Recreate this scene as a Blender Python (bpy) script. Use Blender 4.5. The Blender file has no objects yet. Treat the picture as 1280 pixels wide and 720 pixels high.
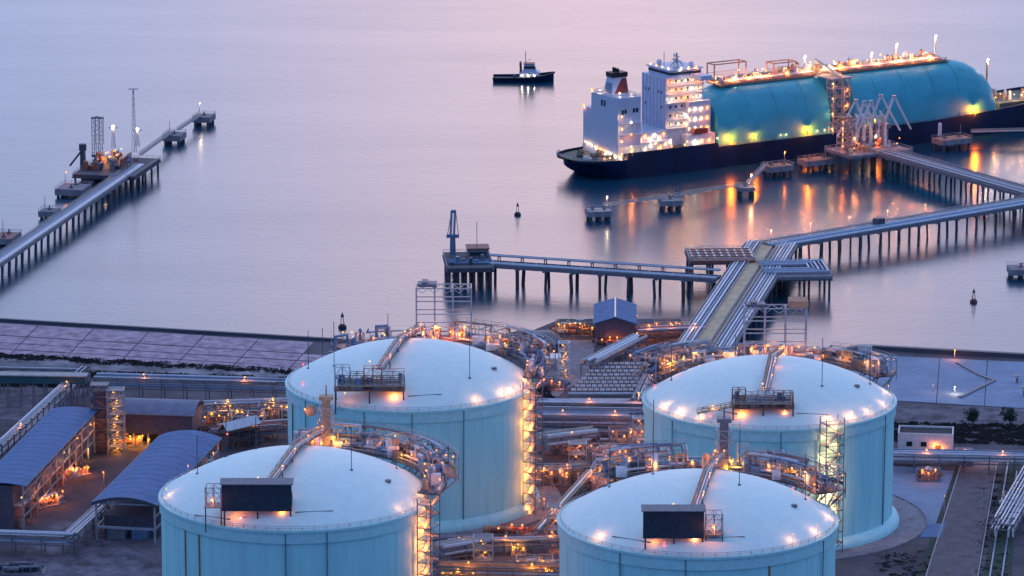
import bpy, math, random
from mathutils import Vector
R = math.radians
scene = bpy.context.scene
COL = scene.collection

# ------------------------------------------------------------------ camera
CAM_H, PITCH, FOC = 404.0, R(12.7), 5600.0
cd = bpy.data.cameras.new("camera")
cam = bpy.data.objects.new("camera", cd)
COL.objects.link(cam)
cam.location = (0, 0, CAM_H)
cam.rotation_euler = (R(90) - PITCH, 0, 0)
cd.sensor_width = 36.0
cd.lens = 36.0 * FOC / 1280.0
cd.clip_start = 5.0
cd.clip_end = 40000.0
scene.camera = cam

# ------------------------------------------------------------------ dusk sky and sun
SUN_ELEV, SUN_AZ, SKY_GLOW = 2.0, 1.2, 1.12            # degrees; azimuth clockwise from +Y (the way the camera looks)
world = bpy.data.worlds.new("World")
scene.world = world
world.use_nodes = True
wn, wl = world.node_tree.nodes, world.node_tree.links
wn.clear()
wout = wn.new("ShaderNodeOutputWorld")
sky = wn.new("ShaderNodeTexSky")
sky.sky_type = 'NISHITA'
sky.sun_disc = False
sky.sun_elevation = R(SUN_ELEV)
sky.sun_rotation = R(SUN_AZ)
sky.air_density = 1.0
sky.dust_density = 2.0
sky.ozone_density = 3.0
bg1 = wn.new("ShaderNodeBackground")
bg1.inputs[1].default_value = 0.012
wl.new(sky.outputs[0], bg1.inputs[0])
# afterglow: lilac-pink and bright low down toward the sunset, dim blue away from it and overhead
def wmath(op, a, b=None, clamp=False):
    m = wn.new("ShaderNodeMath"); m.operation = op; m.use_clamp = clamp
    for i, x in enumerate((a, b)):
        if x is None: continue
        if isinstance(x, (int, float)): m.inputs[i].default_value = x
        else: wl.new(x, m.inputs[i])
    return m.outputs[0]
def wramp(fac, stops):
    r = wn.new("ShaderNodeValToRGB"); wl.new(fac, r.inputs[0]); c = r.color_ramp; c.interpolation = 'EASE'
    c.elements[0].position = stops[0][0]; c.elements[0].color = (*stops[0][1], 1)
    c.elements[1].position = stops[-1][0]; c.elements[1].color = (*stops[-1][1], 1)
    for p_, k_ in stops[1:-1]: e_ = c.elements.new(p_); e_.color = (*k_, 1)
    return r.outputs[0]
def wmix(fac, a, b):
    m = wn.new("ShaderNodeMix"); m.data_type = 'RGBA'; wl.new(fac, m.inputs[0]); wl.new(a, m.inputs[6]); wl.new(b, m.inputs[7]); return m.outputs[2]
tc = wn.new("ShaderNodeTexCoord")
sep = wn.new("ShaderNodeSeparateXYZ")
wl.new(tc.outputs["Generated"], sep.inputs[0])
sx_, sy_ = math.sin(R(SUN_AZ)), math.cos(R(SUN_AZ))
hd = wmath('ADD', wmath('MULTIPLY', sep.outputs[0], sx_), wmath('MULTIPLY', sep.outputs[1], sy_))
hl = wmath('SQRT', wmath('ADD', wmath('MULTIPLY', sep.outputs[0], sep.outputs[0]), wmath('MULTIPLY', sep.outputs[1], sep.outputs[1])))
ca_ = wmath('DIVIDE', hd, wmath('MAXIMUM', hl, 0.001))             # cosine of the bearing from the sunset
wide = wmath('POWER', wmath('MULTIPLY', wmath('ADD', ca_, 1.0), 0.5, True), 1.6)
core = wmath('POWER', wmath('MAXIMUM', ca_, 0.0), 320.0)
zz_ = wmath('MAXIMUM', sep.outputs[2], 0.0)
ZEN = (0.24, 0.35, 0.64)
away = wramp(zz_, [(0, (0.10, 0.22, 0.50)), (0.3, (0.15, 0.30, 0.66)), (0.7, ZEN), (1, ZEN)])
toward = wramp(zz_, [(0, (0.56, 0.76, 1.28)), (0.40, (0.74, 0.97, 1.56)), (0.68, (0.58, 0.74, 1.18)), (1, ZEN)])
pink = wramp(zz_, [(0, (1.58, 1.16, 1.30)), (0.42, (1.70, 1.36, 1.54)), (0.68, (0.66, 0.76, 1.18)), (1, ZEN)])
skyc = wmix(core, wmix(wide, away, toward), pink)
bg2 = wn.new("ShaderNodeBackground")
bg2.inputs[1].default_value = SKY_GLOW
wl.new(skyc, bg2.inputs[0])
addw = wn.new("ShaderNodeAddShader")
wl.new(bg1.outputs[0], addw.inputs[0]); wl.new(bg2.outputs[0], addw.inputs[1])
wl.new(addw.outputs[0], wout.inputs[0])

sd = bpy.data.lights.new("sun", 'SUN')
sd.energy = 0.02
sd.angle = R(20)
sd.color = (1.0, 0.80, 0.78)
sun = bpy.data.objects.new("sun", sd)
COL.objects.link(sun)
az, el = R(SUN_AZ), R(8)
sun_dir = Vector((math.sin(az) * math.cos(el), math.cos(az) * math.cos(el), math.sin(el)))
sun.rotation_euler = sun_dir.to_track_quat('Z', 'Y').to_euler()
sun.location = (0, 2500, 600)

scene.view_settings.view_transform = 'Standard'
scene.view_settings.look = 'None'
scene.view_settings.gamma = 1.0
scene.view_settings.exposure = 0.0
scene.view_settings.use_curve_mapping = False
scene.cycles.use_denoising = True
scene.cycles.max_bounces = 5
scene.cycles.sample_clamp_indirect = 3.0
scene.cycles.use_light_tree = True

# ------------------------------------------------------------------ helpers
def site(u, v, z=0.0):
    """survey: ground position (metres) of a sight line through the 1280x720 plan view at height z"""
    a = (u - 640) / FOC; b = -(v - 360) / FOC
    dy = math.cos(PITCH) + b * math.sin(PITCH); dz = -math.sin(PITCH) + b * math.cos(PITCH)
    t = (z - CAM_H) / dz
    return (a * t, dy * t)

def mat(name, col, rough=0.6, metal=0.0, var=0.18, scale=0.4, bump=0.0, bscale=3.0, streak=False, wave=None, spec=0.4, col2=None):
    m = bpy.data.materials.new(name); m.use_nodes = True
    nt = m.node_tree; n, l = nt.nodes, nt.links
    b = n["Principled BSDF"]
    b.inputs["Roughness"].default_value = rough
    b.inputs["Metallic"].default_value = metal
    b.inputs["Specular IOR Level"].default_value = spec
    t = n.new("ShaderNodeTexCoord")
    mp = n.new("ShaderNodeMapping"); l.new(t.outputs["Object"], mp.inputs[0])
    if streak: mp.inputs["Scale"].default_value = (1.0, 1.0, 0.08)
    nz = n.new("ShaderNodeTexNoise"); nz.inputs["Scale"].default_value = scale
    nz.inputs["Detail"].default_value = 6.0; nz.inputs["Roughness"].default_value = 0.62
    l.new(mp.outputs[0], nz.inputs["Vector"])
    rp = n.new("ShaderNodeValToRGB"); l.new(nz.outputs["Fac"], rp.inputs[0])
    c2 = col2 or tuple(min(1, c * (1 + var)) for c in col)
    c1 = tuple(c * (1 - var) for c in col)
    rp.color_ramp.elements[0].position = 0.32; rp.color_ramp.elements[0].color = (*c1, 1)
    rp.color_ramp.elements[1].position = 0.68; rp.color_ramp.elements[1].color = (*c2, 1)
    l.new(rp.outputs[0], b.inputs["Base Color"])
    if bump or wave:
        bp = n.new("ShaderNodeBump"); bp.inputs["Distance"].default_value = 0.2
        if wave:
            w = n.new("ShaderNodeTexWave"); w.inputs["Scale"].default_value = wave[1]
            w.bands_direction = wave[0]; l.new(t.outputs["Object"], w.inputs["Vector"])
            bp.inputs["Strength"].default_value = 0.5; l.new(w.outputs["Fac"], bp.inputs["Height"])
        else:
            nb = n.new("ShaderNodeTexNoise"); nb.inputs["Scale"].default_value = bscale
            nb.inputs["Detail"].default_value = 5; l.new(t.outputs["Object"], nb.inputs["Vector"])
            bp.inputs["Strength"].default_value = bump; l.new(nb.outputs["Fac"], bp.inputs["Height"])
        l.new(bp.outputs[0], b.inputs["Normal"])
    return m

def emit(name, col, s):
    m = bpy.data.materials.new(name); m.use_nodes = True
    n, l = m.node_tree.nodes, m.node_tree.links
    n.clear(); o = n.new("ShaderNodeOutputMaterial"); e = n.new("ShaderNodeEmission")
    e.inputs[0].default_value = (*col, 1); e.inputs[1].default_value = s
    l.new(e.outputs[0], o.inputs[0]); return m

M = dict(
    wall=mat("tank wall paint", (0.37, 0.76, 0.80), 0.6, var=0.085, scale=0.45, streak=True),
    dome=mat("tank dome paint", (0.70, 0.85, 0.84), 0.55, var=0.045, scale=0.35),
    ring=mat("tank ring beam paint", (0.40, 0.74, 0.78), 0.55, var=0.10, scale=0.5),
    conduit=mat("dark conduit", (0.07, 0.20, 0.25), 0.5),
    rust=mat("rust streaked paint", (0.30, 0.22, 0.12), 0.8, var=0.5, scale=1.2, streak=True),
    steel=mat("galvanised steel", (0.36, 0.38, 0.44), 0.45, metal=0.3, scale=1.5),
    dsteel=mat("dark painted steel", (0.06, 0.075, 0.11), 0.55, scale=1.2),
    msteel=mat("weathered mid grey steel", (0.17, 0.17, 0.21), 0.55, scale=1.2, var=0.3),
    rsteel=mat("red oxide steel", (0.26, 0.10, 0.08), 0.6, scale=1.0, var=0.3),
    pipe=mat("aluminium clad pipe", (0.42, 0.46, 0.55), 0.35, metal=0.45, scale=0.7, var=0.2),
    bpipe=mat("blue grey pipe", (0.13, 0.22, 0.36), 0.4, metal=0.2, scale=0.8, var=0.25),
    tan=mat("tan insulated pipe", (0.42, 0.30, 0.20), 0.6, scale=0.7, var=0.3),
    white=mat("white paint", (0.66, 0.68, 0.74), 0.5, var=0.12, scale=0.7),
    navy=mat("dark shelter cladding", (0.022, 0.045, 0.075), 0.6, var=0.25, scale=0.8, wave=('X', 1.2)),
    conc=mat("weathered concrete", (0.24, 0.22, 0.26), 0.85, var=0.28, scale=0.35, bump=0.2, bscale=1.5),
    dconc=mat("wet dark concrete", (0.075, 0.075, 0.095), 0.8, var=0.35, scale=0.5, bump=0.2),
    lconc=mat("pale concrete", (0.40, 0.38, 0.38), 0.85, var=0.2, scale=0.4, bump=0.2),
    olive=mat("warm lit trestle road", (0.60, 0.45, 0.28), 0.85, var=0.22, scale=0.3),  # warm light on the concrete road is worked into the base colour
    asphalt=mat("worn asphalt", (0.115, 0.10, 0.125), 0.85, var=0.3, scale=0.25, bump=0.2, bscale=4),
    yardm=mat("stained yard concrete", (0.085, 0.08, 0.115), 0.9, var=.5, scale=.16, bump=.3, bscale=1.2, col2=(.20,.18,.235)),
    gravel=mat("pale gravel and dark silt", (0.10, 0.09, 0.12), 0.95, var=.4, scale=.09, bump=.3, bscale=.8, col2=(.34,.32,.37)),
    scrubm=mat("dry dusk scrub", (0.045, 0.042, 0.045), 0.95, var=.6, scale=.4),
    slab=mat("mauve revetment slab", (0.36, 0.26, 0.33), 0.85, var=0.45, scale=0.22, bump=0.3, bscale=0.8),
    apron=mat("pale blue apron slab", (0.20, 0.27, 0.40), 0.8, var=0.15, scale=0.12, bump=0.2, bscale=0.8),
    roofb=mat("blue ribbed roof", (0.06, 0.16, 0.37), 0.6, metal=0.0, spec=.25, var=0.18, scale=0.25, wave=('X', 1.4)),
    roofg=mat("grey ribbed roof", (0.17, 0.20, 0.31), 0.6, metal=0.0, spec=.25, var=0.2, scale=0.3, wave=('X', 1.4)),
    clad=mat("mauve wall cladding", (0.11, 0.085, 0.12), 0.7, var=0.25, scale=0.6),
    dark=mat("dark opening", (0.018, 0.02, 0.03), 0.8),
    glass=mat("dark window glass", (0.02, 0.03, 0.05), 0.12, var=0.1),
    grass=mat("rough dusk grass", (0.035, 0.055, 0.045), 0.95, var=0.5, scale=0.5, bump=0.6, bscale=2),
    leaf=mat("leaf green", (0.03, 0.065, 0.05), 0.8, var=0.5, scale=0.6),
    bark=mat("bark", (0.08, 0.06, 0.05), 0.9),
    hull=mat("black blue hull paint", (0.002, 0.013, 0.055), 0.5, var=0.3, scale=0.12, streak=True),
    deckp=mat("green brown deck paint", (0.10, 0.13, 0.11), 0.7, var=0.3, scale=0.5),
    teal=mat("teal cover paint", (0.045, 0.39, 0.50), 0.55, var=0.14, scale=0.10),
    house=mat("ship white paint", (0.50, 0.55, 0.70), 0.5, var=0.07, scale=0.4),
    funnelr=mat("funnel red brown", (0.22, 0.04, 0.04), 0.5),
    black=mat("black paint", (0.012, 0.013, 0.017), 0.5),
    boot=mat("orange brown deck with lamp glow", (0.46, 0.25, 0.16), 0.8, var=0.3, scale=0.6),  # orange lamp light on dolphin tops and decks is mixed into this colour
    buoy=mat("buoy paint", (0.03, 0.035, 0.05), 0.6),
    buoyr=mat("faded red buoy", (0.16, 0.05, 0.05), 0.6),
    yellow=mat("safety yellow", (0.50, 0.32, 0.06), 0.6),
    sodium=emit("sodium lamp", (1.0, 0.36, 0.09), 2.6),
    amber=emit("amber lamp", (1.0, 0.46, 0.07), 2.2),
    flood=emit("deck floodlight", (1.0, 0.62, 0.08), 2.4),
    peach=emit("peach bulkhead lamp", (1.0, 0.42, 0.16), 1.8),
    warm=emit("warm white lamp", (1.0, 0.60, 0.30), 1.9),
    cool=emit("floodlight", (1.0, 0.84, 0.62), 2.2),
    red=emit("red obstruction lamp", (1.0, 0.16, 0.20), 1.6),
)

class MB:
    def __init__(s): s.v = []; s.f = []
    def add(s, vs, fs):
        o = len(s.v); s.v += [tuple(p) for p in vs]; s.f += [tuple(i + o for i in q) for q in fs]; return s
    def box(s, x0, x1, y0, y1, z0, z1):
        return s.add([(x0,y0,z0),(x1,y0,z0),(x1,y1,z0),(x0,y1,z0),(x0,y0,z1),(x1,y0,z1),(x1,y1,z1),(x0,y1,z1)],
                     [(3,2,1,0),(4,5,6,7),(0,1,5,4),(1,2,6,5),(2,3,7,6),(3,0,4,7)])
    def bar(s, p, q, w, h=None):
        p, q = Vector(p), Vector(q); h = h or w
        d = (q - p)
        if d.length < 1e-6: return s
        d.normalize()
        up = Vector((0,0,1)) if abs(d.z) < 0.98 else Vector((0,1,0))
        a = d.cross(up).normalized() * w / 2; b = a.cross(d).normalized() * h / 2
        vs = [p-a-b, p+a-b, p+a+b, p-a+b, q-a-b, q+a-b, q+a+b, q-a+b]
        return s.add(vs, [(0,1,2,3),(7,6,5,4),(1,0,4,5),(2,1,5,6),(3,2,6,7),(0,3,7,4)])
    def tube(s, pts, r, n=8):
        pts = [Vector(p) for p in pts]; k = len(pts); vs = []; fs = []
        prev = None
        for i in range(k):
            d0 = (pts[i]-pts[i-1]).normalized() if i else None
            d1 = (pts[i+1]-pts[i]).normalized() if i < k-1 else None
            d = (d0 + d1) if (d0 and d1) else (d0 or d1)
            if d.length < 1e-5: d = d0
            d = d.normalized()
            sc = 1.0
            if d0 and d1: sc = min(1.6, 1.0 / max(0.4, d.dot(d1)))
            if prev is None:
                up = Vector((0,0,1)) if abs(d.z) < 0.9 else Vector((1,0,0))
                a = d.cross(up).normalized()
            else:
                a = (prev - d * prev.dot(d))
                a = a.normalized() if a.length > 1e-4 else d.cross(Vector((0,0,1))).normalized()
            prev = a; b = d.cross(a)
            for j in range(n):
                t = 2*math.pi*j/n
                vs.append(pts[i] + (a*math.cos(t) + b*math.sin(t)) * r * sc)
        for i in range(k-1):
            for j in range(n):
                fs.append((i*n+j, i*n+(j+1)%n, (i+1)*n+(j+1)%n, (i+1)*n+j))
        fs.append(tuple(range(n))[::-1]); fs.append(tuple((k-1)*n+j for j in range(n)))
        return s.add(vs, fs)
    def lathe(s, prof, n=48, c=(0,0,0), a0=0.0, a1=360.0):
        full = abs(a1-a0) >= 359.9; m = n if full else n+1; vs = []; fs = []
        for r, z in prof:
            for j in range(m):
                t = R(a0 + (a1-a0)*j/n)
                vs.append((c[0]+r*math.cos(t), c[1]+r*math.sin(t), c[2]+z))
        for i in range(len(prof)-1):
            for j in range(n):
                k = (j+1) % m
                fs.append((i*m+j, i*m+k, (i+1)*m+k, (i+1)*m+j))
        return s.add(vs, fs)
    def prism(s, pts, z0, z1):
        n = len(pts)
        vs = [(x,y,z0) for x,y in pts] + [(x,y,z1) for x,y in pts]
        fs = [tuple(range(n))[::-1], tuple(range(n,2*n))] + [(i,(i+1)%n,n+(i+1)%n,n+i) for i in range(n)]
        return s.add(vs, fs)
    def xprism(s, prof, x0, x1):
        n = len(prof)
        vs = [(x0,y,z) for y,z in prof] + [(x1,y,z) for y,z in prof]
        fs = [tuple(range(n)), tuple(range(n,2*n))[::-1]] + [(i,n+i,n+(i+1)%n,(i+1)%n) for i in range(n)]
        return s.add(vs, fs)
    def ball(s, c, r, nu=10, nv=6, sz=1.0):
        return s.lathe([(max(0.001, r*math.sin(math.pi*i/nv)), -r*sz*math.cos(math.pi*i/nv)) for i in range(nv+1)], nu, c)
    def mesh(s, name, smooth=True):
        me = bpy.data.meshes.new(name); me.from_pydata(s.v, [], s.f); me.update()
        if smooth:
            me.shade_smooth(); me.set_sharp_from_angle(angle=R(38))
        return me
    def build(s, name, m, parent=None, loc=None):
        me = s.mesh(name); me.materials.append(M[m] if isinstance(m, str) else m)
        return link(name, me, parent, loc)

def link(name, me, parent=None, loc=None):
    o = bpy.data.objects.new(name, me); COL.objects.link(o)
    if parent is not None: o.parent = parent
    if loc is not None: o.location = loc
    return o

USED = set()
def tag(o, label, cat, group=None):
    assert label not in USED, label
    USED.add(label)
    o["label"] = label; o["category"] = cat
    if group: o["group"] = group
    return o
def thing(name, label, cat, loc=(0,0,0), rz=0.0, group=None):
    o = bpy.data.objects.new(name, None); COL.objects.link(o); o.empty_display_size = 1.0
    o.location = loc; o.rotation_euler = (0, 0, rz)
    return tag(o, label, cat, group)
def structure(name, mb, m):
    o = mb.build(name, m); o["kind"] = "structure"; return o

SHARED = {}
def shared(key, mk, m):
    if key not in SHARED:
        me = mk().mesh(key[0] if isinstance(key, tuple) else key); me.materials.append(M[m]); SHARED[key] = me
    return SHARED[key]
GLOW = dict(flood=((1.0, 0.165, 0.002), 1500), peach=((1.0, 0.38, 0.13), 700), sodium=((1.0, 0.23, 0.03), 760), amber=((1.0, 0.35, 0.02), 800), warm=((1.0, 0.46, 0.17), 700), cool=((1.0, 0.74, 0.44), 480), red=((1.0, 0.1, 0.12), 25))
LRND = random.Random(4)
def lamp(parent, p, kind='sodium', r=0.3, k=1.0):
    """glowing globe with its own light hung just under it"""
    rr = round(r*1.25, 3)
    me = shared(("lamp", kind, rr), lambda: MB().ball((0,0,0), rr, 10, 6), kind)
    o = link("lamp", me, parent, p)
    col, w = GLOW[kind]; w = w*(r/.26)**2*k*LRND.choice((.45,.8,1.0,1.3,1.7))
    key = ("light", kind, round(w, 1))
    if key not in SHARED:
        ld = bpy.data.lights.new("lamp_light", 'POINT'); ld.color = col; ld.energy = w; ld.shadow_soft_size = 0.2; SHARED[key] = ld
    lo = bpy.data.objects.new("lamp_light", SHARED[key]); COL.objects.link(lo); lo.parent = parent; lo.location = (p[0], p[1], p[2]-rr-.25)
    return o
def column(parent, p, h, w=0.4, m='steel', name='column'):
    me = shared((name, round(h,2), w, m), lambda: MB().box(-w/2,w/2,-w/2,w/2,0,h), m)
    return link(name, me, parent, p)
def pile(parent, p, h, r=0.6, m='dconc', name='pile'):
    me = shared((name, round(h,2), r, m), lambda: MB().tube([(0,0,0),(0,0,h)], r, 10), m)
    return link(name, me, parent, p)
def yaw(p, q): return math.atan2(q[1]-p[1], q[0]-p[0])
def dist(p, q): return math.hypot(q[0]-p[0], q[1]-p[1])

def rail(mb, pts, h=1.1, t=0.09, step=3.0):
    """hand rail with posts along a polyline"""
    for i in range(len(pts)-1):
        p, q = Vector(pts[i]), Vector(pts[i+1]); L = (q-p).length; n = max(1, int(L/step))
        up = Vector((0,0,h))
        mb.bar(p+up, q+up, t); mb.bar(p+up*0.5, q+up*0.5, t*0.7)
        for k in range(n+1):
            c = p.lerp(q, k/n); mb.bar(c, c+up, t)
    return mb

def lattice(mb, x0,x1,y0,y1,z0,z1, nx,ny,nz, t=0.25, diag=True):
    """open steel frame: columns, ring beams, cross bracing"""
    X=[x0+(x1-x0)*i/nx for i in range(nx+1)]; Y=[y0+(y1-y0)*i/ny for i in range(ny+1)]; Z=[z0+(z1-z0)*i/nz for i in range(nz+1)]
    for x in X:
        for y in Y: mb.bar((x,y,z0),(x,y,z1),t)
    for z in Z[1:]:
        for y in Y: mb.bar((x0,y,z),(x1,y,z),t*0.8)
        for x in X: mb.bar((x,y0,z),(x,y1,z),t*0.8)
    if diag:
        for k in range(nz):
            for y in (y0,y1):
                for i in range(nx):
                    a,b = (X[i],X[i+1]) if (i+k)%2 else (X[i+1],X[i])
                    mb.bar((a,y,Z[k]),(b,y,Z[k+1]),t*0.5)
            for x in (x0,x1):
                for i in range(ny):
                    a,b = (Y[i],Y[i+1]) if (i+k)%2 else (Y[i+1],Y[i])
                    mb.bar((x,a,Z[k]),(x,b,Z[k+1]),t*0.5)
    return mb
GZ = 4.0   # level of the reclaimed land above the sea

# ------------------------------------------------------------------ sea
def sea_material():
    m = bpy.data.materials.new("sea water"); m.use_nodes = True
    n, l = m.node_tree.nodes, m.node_tree.links
    b = n["Principled BSDF"]
    b.inputs["Base Color"].default_value = (0.004, 0.05, 0.10, 1)
    b.inputs["Roughness"].default_value = 0.16
    b.inputs["IOR"].default_value = 1.46
    b.inputs["Specular IOR Level"].default_value = 0.6
    t = n.new("ShaderNodeTexCoord")
    def noise(sx, sy, sc, det):
        mp = n.new("ShaderNodeMapping"); mp.inputs["Scale"].default_value = (sx, sy, 1); mp.inputs["Rotation"].default_value = (0,0,R(12))
        l.new(t.outputs["Object"], mp.inputs[0])
        z = n.new("ShaderNodeTexNoise"); z.inputs["Scale"].default_value = sc; z.inputs["Detail"].default_value = det
        l.new(mp.outputs[0], z.inputs["Vector"]); return z
    a = noise(0.75, 1.0, 0.26, 5); c = noise(0.5, 1.0, 0.035, 3)
    b1 = n.new("ShaderNodeBump"); b1.inputs["Strength"].default_value = 0.13; b1.inputs["Distance"].default_value = 0.6
    l.new(a.outputs["Fac"], b1.inputs["Height"])
    b2 = n.new("ShaderNodeBump"); b2.inputs["Strength"].default_value = 0.05; b2.inputs["Distance"].default_value = 2.5
    l.new(c.outputs["Fac"], b2.inputs["Height"]); l.new(b1.outputs[0], b2.inputs["Normal"])
    l.new(b2.outputs[0], b.inputs["Normal"])
    d = noise(0.35, 1.0, 0.012, 5)          # calmer and rougher patches of surface
    mr = n.new("ShaderNodeMapRange"); mr.inputs[1].default_value = 0.3; mr.inputs[2].default_value = 0.7
    mr.inputs[3].default_value = 0.18; mr.inputs[4].default_value = 0.23
    l.new(d.outputs["Fac"], mr.inputs[0]); l.new(mr.outputs[0], b.inputs["Roughness"])
    return m
M['sea'] = sea_material()
structure("sea", MB().add([(-15000,200,0),(15000,200,0),(15000,30000,0),(-15000,30000,0)], [(0,1,2,3)]), 'sea')

# ------------------------------------------------------------------ land
def ground_material():
    m = mat("site ground", (0.055, 0.05, 0.07), 0.92, var=0.3, scale=0.05, bump=0.5, bscale=0.6, col2=(0.12, 0.105, 0.135))
    return m
M['ground'] = ground_material()
shore = [site(-700,365,GZ), site(0,401.5,GZ), site(440,428,GZ), site(520,436,GZ), site(655,434,GZ), site(668,412,GZ), site(700,399,GZ),
         site(850,398,GZ), site(862,420,GZ), site(1010,446,GZ), site(1052,441,GZ), site(1080,436,GZ), site(1280,447,GZ), site(2000,480,GZ)]
land = shore + [(900, 300), (-900, 300)]
structure("ground", MB().prism(land, -6, GZ), 'ground')
# dark rock sea edge
def strip(pts, w, z0, z1):
    mb = MB()
    for i in range(len(pts)-1):
        mb.bar((*pts[i], (z0+z1)/2), (*pts[i+1], (z0+z1)/2), w, z1-z0)
    return mb
o = strip([(x, y) for x, y in shore[0:4]], 1.6, 3.0, 5.2).build("sea_wall", 'dsteel'); tag(o, "low dark sea wall along the edge of the mauve slabs", "wall")
o = strip(shore[10:], 2.4, 2.8, 5.6).build("sea_wall", 'dsteel'); tag(o, "dark sea wall behind the pale blue apron at right", "wall")

# mauve revetment slabs at left, each slab a piece
rev = bpy.data.objects.new("revetment", None); COL.objects.link(rev); rev["kind"] = "structure"
rows = [(404.5, 418.3), (419.3, 426.9), (427.8, 434.4), (435.2, 440.2)]
random.seed(3)
for ri, (ya, yb) in enumerate(rows):
    for k in range(-1, 7):
        x0 = k*69 - 20; x1 = x0 + 67.4
        def cr_(u, v):        # joints lean, rows drop to the right like the shore line
            return site(u - (v-404)*0.95, v + u*0.0605, GZ)
        q = [cr_(x0, yb), cr_(x1, yb), cr_(x1, ya), cr_(x0, ya)]
        if q[1][0] > site(440, 460, GZ)[0]: continue
        zt = GZ + 0.22 + random.uniform(-0.05, 0.05)
        MB().prism(q, GZ - 0.2, zt).build("slab", 'slab', rev)
# pale apron slabs at right
ap = bpy.data.objects.new("apron", None); COL.objects.link(ap); ap["kind"] = "structure"
for k in range(5):
    u0 = 1055 + k*60; u1 = u0 + 59
    for (va, vb) in ((443, 497),):
        q = [site(u0-4*(vb>480), vb+ (u0-1055)*0.06, GZ), site(u1-4*(vb>480), vb+(u1-1055)*0.06, GZ), site(u1, va+(u1-1055)*0.045, GZ), site(u0, va+(u0-1055)*0.045, GZ)]
        MB().prism(q, GZ-0.2, GZ+0.18+0.02*(k%2)).build("slab", 'apron', ap)
def sheet(name, pts, m, z=0.02, zb=-0.2):
    return structure(name, MB().prism([site(u, v, GZ) for u, v in pts], GZ+zb, GZ+z), m)
sheet("gravel_strip", [(-30,455),(-30,446),(200,453),(372,462),(372,474),(200,466)], 'gravel', 0.05)
sheet("yard", [(-30,520),(-30,484),(110,486),(60,530)], 'yardm', 0.06)
sheet("yard", [(0,740),(60,650),(200,660),(205,740)], 'yardm', 0.06)
sheet("yard", [(90,660),(190,548),(285,552),(200,700)], 'asphalt', 0.10)
sheet("yard", [(655,480),(680,425),(745,425),(735,470),(690,500)], 'conc', 0.06)
sheet("yard", [(1100,645),(1112,582),(1205,590),(1180,660),(1150,655)], 'apron', 0.06)
sheet("yard", [(560,680),(580,655),(700,655),(700,740),(550,740)], 'asphalt', 0.06)
sheet("grass_strip", [(1100,528),(1100,503),(1300,512),(1300,538)], 'yardm', 0.05)
# road with kerbs, verges and a drain at right
sheet("road", [(1146,760),(1207,566),(1247,566),(1214,760)], 'asphalt', 0.14)
sheet("verge", [(1222,760),(1256,566),(1275,566),(1262,760)], 'grass', 0.09)
sheet("verge", [(1130,760),(1165,668),(1196,580),(1203,580),(1140,760)], 'grass', 0.09)
sheet("crossover", [(1150,672),(1156,655),(1182,655),(1176,672)], 'roofb', 0.16)
def kerb(pts, m='conc', w=0.35, h=0.3):
    mb = MB(); P = [site(u, v, GZ) for u, v in pts]
    for i in range(len(P)-1): mb.bar((*P[i], GZ+h/2), (*P[i+1], GZ+h/2), w, h)
    o = mb.build("kerb", m); o["kind"] = "structure"
kerb([(1145,760),(1206,566)], 'lconc'); kerb([(1215.5,760),(1248.5,566)], 'lconc')
kerb([(1231,760),(1262,566)], 'bpipe', 0.5, 0.35); kerb([(1247,760),(1271,590)], 'bpipe', 0.5, 0.35)

# ------------------------------------------------------------------ LNG storage tanks
RT, HW, RISE = 41.0, 41.0, 12.8
RS = (RT*RT + RISE*RISE) / (2*RISE)
def dome_z(r): return HW + RISE - (RS - math.sqrt(max(0, RS*RS - r*r)))
def pol(r, a, z=0.0): return (r*math.cos(R(a)), r*math.sin(R(a)), z)

def stair_tower(t, a, lampkind='sodium'):
    """zig-zag stair tower standing against the tank wall at angle a"""
    ca, sa = math.cos(R(a)), math.sin(R(a))
    def L(rad, tan, z): return ((RT+rad)*ca - tan*sa, (RT+rad)*sa + tan*ca, z)
    mb = MB(); st = MB(); nlev = 12; dz = (HW+2)/nlev
    for rad in (0.8, 5.2):
        for tan in (-3.2, 3.2):
            mb.bar(L(rad,tan,0), L(rad,tan,HW+4), 0.3)
    for k in range(1, nlev+1):
        z = k*dz
        mb.bar(L(0.8,-3.2,z), L(0.8,3.2,z), 0.2); mb.bar(L(5.2,-3.2,z), L(5.2,3.2,z), 0.2)
        mb.bar(L(0.8,-3.2,z), L(5.2,-3.2,z), 0.2); mb.bar(L(0.8,3.2,z), L(5.2,3.2,z), 0.2)
        s = 1 if k % 2 else -1
        st.bar(L(3,-2.6*s,z-dz), L(3,2.6*s,z), 1.3, 0.3)
        rail(st, [L(4.0,-2.6*s,z-dz), L(4.0,2.6*s,z)], 1.0, 0.1, 2.5)
        st.bar(L(0.9,2.7*s,z), L(5.1,2.7*s,z), 1.2, 0.16)
        mb.bar(L(5.2,-3.2*s,z-dz), L(5.2,3.2*s,z), 0.13)
    tw = mb.build("stair_tower", 'msteel', t); st.build("stair_flight", 'steel', tw)
    for k in range(nlev):
        lamp(t, L(2.2, 1.9 if k % 2 else -1.9, (k+0.72)*dz), lampkind, 0.25, 1.5)

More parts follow.
